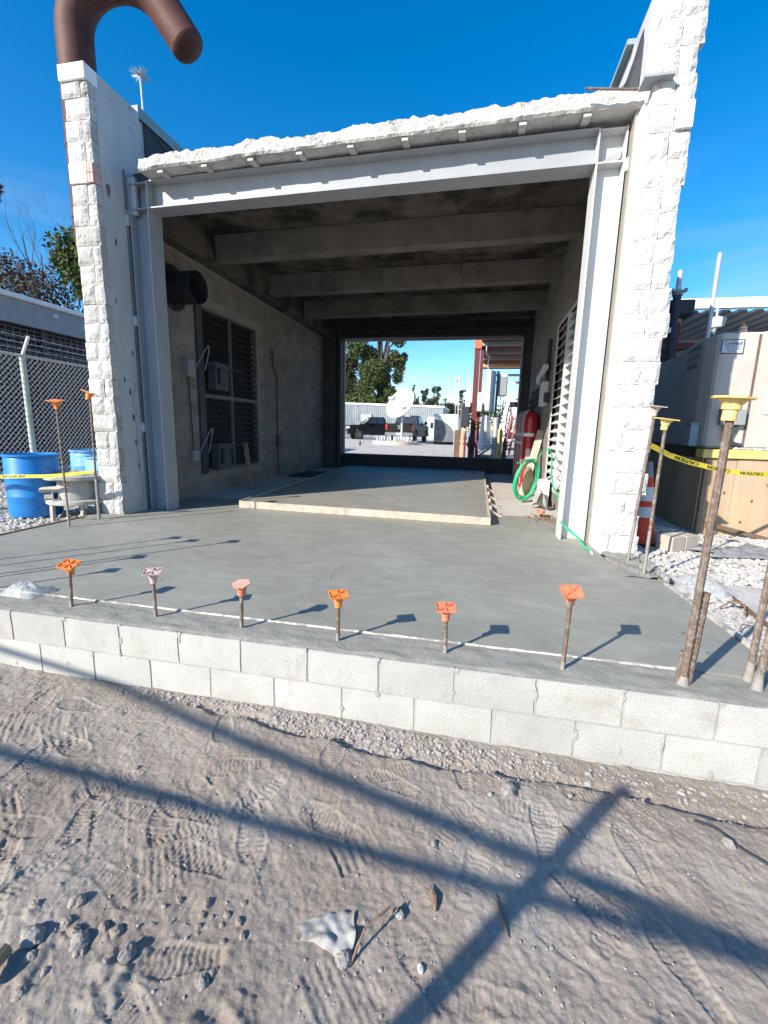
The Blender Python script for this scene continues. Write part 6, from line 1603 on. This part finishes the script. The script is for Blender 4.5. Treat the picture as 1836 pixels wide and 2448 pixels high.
for i, (x, zt, zb, w, lab, kind) in enumerate([(-9.75, 8.0, 4.3, .75, 'slender pine just right of the satellite dish', 0), (-8.0, 7.4, 4.8, .6, 'left one of two bushy topped pines on the skyline', 1), (-6.1, 7.75, 4.8, .8, 'right one of two bushy topped pines on the skyline', 1), (-9.0, 6.2, 4.0, .6, 'short pointed conifer at the foot of the slender pine', 0), (-2.15, 7.4, 5.0, .4, 'small pine between the thin antenna poles', 1)]):
    if kind == 0: cl = [(x + r_.gauss(0, w * .3) * (1 - .6 * k / 9), 70, zb + (zt - zb) * k / 9, w * (1.05 - .085 * k)) for k in range(10)]
    else: cl = [(x + r_.gauss(0, w * .7), 70, zt - r_.random() ** 1.5 * (zt - zb) * .8, w * .45) for k in range(14)]
    broad('pine_tree', (x, 70, .3), zt - .3, cl, 1500 if kind == 0 else 1300, .11, 'leaf_far', lab, 20 + i, 'bark_pale')
cl = [(-12 + k * .55 + r_.gauss(0, .2), 72 + r_.gauss(0, .5), 4.5 + r_.uniform(-.3, .7) * (1 if k < 14 else .6) + (.6 if 6 < k < 11 else 0), .75) for k in range(26)]
o = leaves('treeline', cl, 9000, .13, 'leaf_far', None, seed=31); tag(o, 'low dark treeline behind the white trailer', kind='stuff')
cl = [(-3.9 + k * .45, 75, 4.6 + r_.uniform(-.2, .8), .6) for k in range(12)]
o = leaves('grey_treeline', cl, 3500, .12, 'leaf_grey', None, seed=32); tag(o, 'hazy grey treeline behind the antenna poles', kind='stuff')
cl = [(x, 140 + r_.uniform(-5, 5), 3.5 + r_.uniform(0, 3.5), 3.2) for x in range(-120, 130, 4)]
o = leaves('distant_woods', cl, 16000, .5, 'leaf_far', None, seed=33); tag(o, 'distant belt of woods along the horizon', kind='stuff')

# antenna poles
for i, (x, xt, zt, lab) in enumerate([(-.44, -.46, 3.9, 'thin antenna pole with a red and white tip'), (-.26, -.32, 3.97, 'taller galvanised antenna pole with a teal tip')]):
    a = thing('antenna_pole', (x, 22, .1), lab, 'antenna')
    mb = MB(); mb.tube([(x, 22, .1), (xt, 22, zt - .25)], .03 if i else .018, 8); mb.build('pole', 'galv', a)
    mb = MB(); mb.lathe([(.05, 0), (.07, .08), (.06, .2), (.03, .24)], 10, (xt, 22, zt - .25)); mb.build('tip', 'white' if i else 'cap_faded', a)
    for z in ((2.3, 2.75) if i else (2.7,)):
        mb = MB(); mb.bar((x - .12, 22, z), (x + .16, 22, z), .03, .03); mb.build('bracket', 'galv', a)
for i, (x, zt, lab) in enumerate([(.36, 3.3, 'short white tipped antenna left of the red column'), (.50, 3.25, 'white tipped antenna nearest the red column')]):
    a = thing('antenna_pole', (x, 18, .05), lab, 'antenna')
    mb = MB(); mb.tube([(x, 18, .05), (x, 18, zt - .2)], .02, 8); mb.build('pole', 'galv', a); mb = MB(); mb.lathe([(.04, 0), (.05, .1), (.03, .2)], 8, (x, 18, zt - .2)); mb.build('tip', 'white', a)

# steel canopy with red columns
cn = thing('steel_canopy', (1.5, 18, 0), 'corrugated canopy roof on red steel columns beyond the bay', 'canopy')
mb = MB(); mb.box(.50, .70, 15.95, 16.0, 0, 4.6); mb.box(.50, .70, 16.13, 16.18, 0, 4.6); mb.box(.585, .615, 16.0, 16.13, 0, 4.6); mb.build('column', 'red_oxide', cn)
mb = MB(); mb.box(.48, .74, 15.90, 16.2, 4.28, 4.62); mb.build('column_head', 'orange_steel', cn)
mb = MB(); mb.box(.70, .84, 18.2, 18.4, 0, 4.9); mb.build('column', 'red_oxide', cn)
mb = MB()
for k in range(34):
    x = .72 + k * .16; mb.prism([(x, 4.66), (x + .05, 4.66), (x + .07, 4.70), (x + .13, 4.70), (x + .15, 4.66), (x + .16, 4.66), (x + .16, 4.68), (x + .14, 4.72), (x + .06, 4.72), (x, 4.68)], 15.9, 23.0, axis='y')
mb.build('roof_deck', 'red_oxide', cn)
for y in (16.6, 18.4, 20.2):
    mb = MB(); mb.box(.70, 6, y, y + .08, 4.50, 4.655); mb.build('purlin', 'grey', cn)
mb = MB(); mb.box(.72, 6, 21.6, 21.9, 4.36, 4.52); mb.build('light_beam', 'wood_post', cn)
mb = MB(); mb.box(.70, 6, 22.6, 22.9, 4.42, 4.65); mb.build('edge_beam', 'red_oxide', cn)
mb = MB(); mb.tube([(.93, 16.6, 4.5), (.93, 16.7, 4.2), (1.08, 16.7, 4.08), (1.02, 16.8, 3.9), (1.05, 16.9, 3.65)], .018, 6); tag(mb.build('hanging_cable', 'white'), 'white cable hanging from the canopy roof', 'cable')
fr = thing('antenna_scaffold', (2, 19, 0), 'pale steel crossbars behind the panel antenna', 'scaffold')
for z in (3.62, 3.30):
    mb = MB(); mb.box(1.3, 4.5, 19.0, 19.1, z, z + .10); mb.build('crossbar', 'grey_light', fr)
mb = MB(); mb.box(4.4, 4.5, 19.1, 19.2, 0, 3.7); mb.build('upright', 'grey', fr)

def boxthing(name, bx, m, lab, cat, grp=None, bev=.015, extra=()):
    t = thing(name, ((bx[0] + bx[1]) / 2, bx[2], bx[4]), lab, cat, grp)
    mb = MB(); mb.box(*bx); mb.build('housing', m, t, bevel=bev)
    for nm, b2, m2 in extra:
        mb = MB(); mb.box(*b2); mb.build(nm, m2, t, bevel=.004)
    return t
PA = 'white panel antennas stacked beyond the bay'
boxthing('panel_antenna', (1.0, 1.30, 17, 17.18, 2.05, 3.63), 'white_gloss', 'largest white panel antenna, standing in front of the grey radio box', 'panel antenna', PA, .04, [('side_rail', (1.302, 1.38, 17.02, 17.16, 2.05, 3.6), 'grey_light'), ('end_cap', (1.02, 1.28, 17.03, 17.15, 2.0, 2.045), 'grey')])
boxthing('panel_antenna', (.70, .90, 17, 17.15, 2.0, 2.75), 'white_gloss', 'small white panel antenna between the red column and the largest one', 'panel antenna', PA, .03)
pa = boxthing('panel_antenna', (.20, .42, 17.6, 17.8, 2.2, 2.98), 'white_gloss', 'slanting white panel antenna left of the red column', 'panel antenna', PA, .03)
boxthing('radio_unit', (1.50, 1.84, 17, 17.3, 2.62, 3.38), 'grey', 'grey radio box with a pale top on a mast', 'radio unit', None, .03, [('top_cover', (1.51, 1.83, 17.01, 17.29, 3.382, 3.5), 'white'), ('connector', (1.58, 1.62, 17.1, 17.14, 2.45, 2.618), 'grey_light'), ('connector', (1.68, 1.72, 17.1, 17.14, 2.42, 2.618), 'grey_light')])
boxthing('equipment_cabinet', (.08, .40, 17, 17.4, 1.36, 2.18), 'panel_dark', 'dark grey cabinet left of the red column', 'cabinet', None, .02)
boxthing('equipment_cabinet', (1.92, 2.5, 17.4, 18.0, .9, 2.2), 'white', 'white cabinet behind the red ladder', 'cabinet', None, .03)
mb = MB(); mb.tube([(1.42, 17.1, 0), (1.46, 17.1, 3.6)], .05, 10); tag(mb.build('mast', 'panel_grey'), 'dark mast behind the largest white panel antenna', 'mast')
mb = MB(); mb.tube([(1.50, 16.5, 0), (1.47, 16.5, 1.75)], .10, 14); tag(mb.build('pipe_bollard', 'galv'), 'pale grey pipe bollard beside the hose heap', 'bollard')
mb = MB(); mb.lathe([(.12, 0), (.12, 1.22), (.09, 1.29), (.03, 1.32)], 18, (1.68, 17, 0)); tag(mb.build('bollard', 'bollard', None, True), 'dusty yellow bollard beside the pale grey pipe bollard', 'bollard')
mb = MB(); mb.box(.10, .22, 16.9, 17.0, 0, 1.24); tag(mb.build('timber_post', 'wood_post'), 'pale timber post at the foot of the dark cabinet', 'post')
mb = MB(); mb.box(-.16, .06, 17.1, 17.3, 0, 1.23); tag(mb.build('timber_post', 'wood_brown'), 'dark brown timber post left of the pale one', 'post')
mb = MB(); mb.box(.25, .33, 16.9, 17.0, 0, 1.1); tag(mb.build('red_post', 'red_oxide'), 'thin red post right of the pale timber post', 'post')
hy = thing('red_standpipe', (.58, 15.7, 0), 'dark red standpipe in front of the red column', 'standpipe')
mb = MB(); mb.lathe([(.12, 0), (.12, .55), (.16, .6), (.16, .75), (.12, .85), (.10, 1.02), (.05, 1.1)], 18, (.58, 15.6, 0)); mb.build('body', 'red_oxide', hy, True)
mb = MB(); mb.tube([(.40, 15.6, .68), (.76, 15.6, .68)], .05, 10); mb.build('outlet', 'red_oxide', hy)
vs_ = thing('red_valve_post', (1.86, 16.4, 0), 'dark red valve post right of the yellow bollard', 'valve')
mb = MB(); mb.lathe([(.11, 0), (.09, .3), (.06, .6), (.07, .7), (.04, .95)], 14, (1.86, 16.4, 0)); mb.build('body', 'red_oxide', vs_, True)
mb = MB(); mb.bar((1.86, 16.4, .55), (2.08, 16.4, .72), .04, .05); mb.build('lever', 'red_oxide', vs_)
ld = thing('ladder', (2.0, 16.6, 0), 'red fibreglass ladder leaning at the right of the far opening', 'ladder')
for dx in (0, .20):
    mb = MB(); mb.bar((1.86 + dx, 16.5, .3), (2.12 + dx * .9, 16.9, 1.85), .05, .06); mb.build('rail', 'red_gloss', ld)
for k in range(5):
    t = .12 + k * .2; mb = MB(); mb.bar((1.86 + .26 * t, 16.5 + .4 * t, .3 + 1.55 * t), (2.06 + .24 * t, 16.5 + .4 * t, .3 + 1.55 * t), .03, .04); mb.build('rung', 'red_gloss', ld)
vt = thing('white_van', (3, 26, .1), 'white truck roof showing behind the grey radio box', 'truck')
mb = MB(); mb.hexa([(2.0, 24, .6), (4.8, 24, .6), (4.8, 27, .6), (2.0, 27, .6)], [(2.3, 24.4, 3.05), (4.6, 24.4, 3.05), (4.6, 27, 3.05), (2.3, 27, 3.05)]); mb.build('body', 'white', vt, bevel=.1)
mb = MB(); mb.add([(2.32, 24.12, 2.4), (4.5, 24.12, 2.4), (4.45, 24.30, 2.85), (2.42, 24.30, 2.85), (2.32, 24.2, 2.4), (4.5, 24.2, 2.4), (4.45, 24.4, 2.85), (2.42, 24.4, 2.85)], [(0, 1, 2, 3), (7, 6, 5, 4), (0, 4, 5, 1), (1, 5, 6, 2), (2, 6, 7, 3), (3, 7, 4, 0)]); mb.build('windscreen', 'glass_dark', vt)
for x in (2.35, 4.5):
    mb = MB(); tm = MB(); tm.lathe([(.2, -.12), (.42, -.12), (.42, .12), (.2, .12)], 18); mb.add([(x + z, 25 + a, .5 + b) for a, b, z in tm.v], tm.f); mb.build('wheel', 'tyre', vt, True)
hh = thing('hose_heap', (1.05, 16.5, 0), 'heap of white corrugated hoses under a pale sheet', 'hoses')
mb = MB(); mb.sheet(14, 20, lambda u, v: (.80 + .55 * u * (1 - .45 * v) + .12 * v, 16.6 + .25 * math.sin(u * 3.1) * -1, .45 + 1.35 * v + .03 * math.sin(u * 14) + .02 * rnd.random())); mb.build('sheet', 'white', hh, True)
for k in range(9):
    mb = MB(); mb.tube([(.82 + .06 * k + .33 * math.sin(t) * .5, 16.25 + .05 * math.sin(t * 2), .22 + .045 * k + .18 * (1 - math.cos(t)) * (.4 + .06 * k)) for t in [j * math.pi / 10 for j in range(11)]], .024, 6); mb.build('hose', 'white' if k % 2 else 'grey_light', hh, True)
for k in range(5):
    mb = MB(); mb.tube([(.78 + .0 * k, 16.1, .06 + .05 * k), (1.08, 16.05, .08 + .05 * k), (1.40, 16.1, .06 + .05 * k)], .026, 6); mb.build('bundle', 'panel_grey', hh)
jx = thing('cable_bundle', (1.5, 17.2, 2), 'tangle of dark cables under the panel antennas', 'cables')
for k in range(16):
    a, b = (rnd.uniform(1.25, 2.2), 17.3, rnd.uniform(1.0, 2.5)), (rnd.uniform(1.25, 2.2), 17.35, rnd.uniform(1.0, 2.5))
    c = ((a[0] + b[0]) / 2, 17.25, min(a[2], b[2]) - .15); mb = MB(); mb.tube([a, c, b], .018, 5); mb.build('cable', rnd.choice(['panel_dark', 'panel_grey', 'grey_light']), jx)
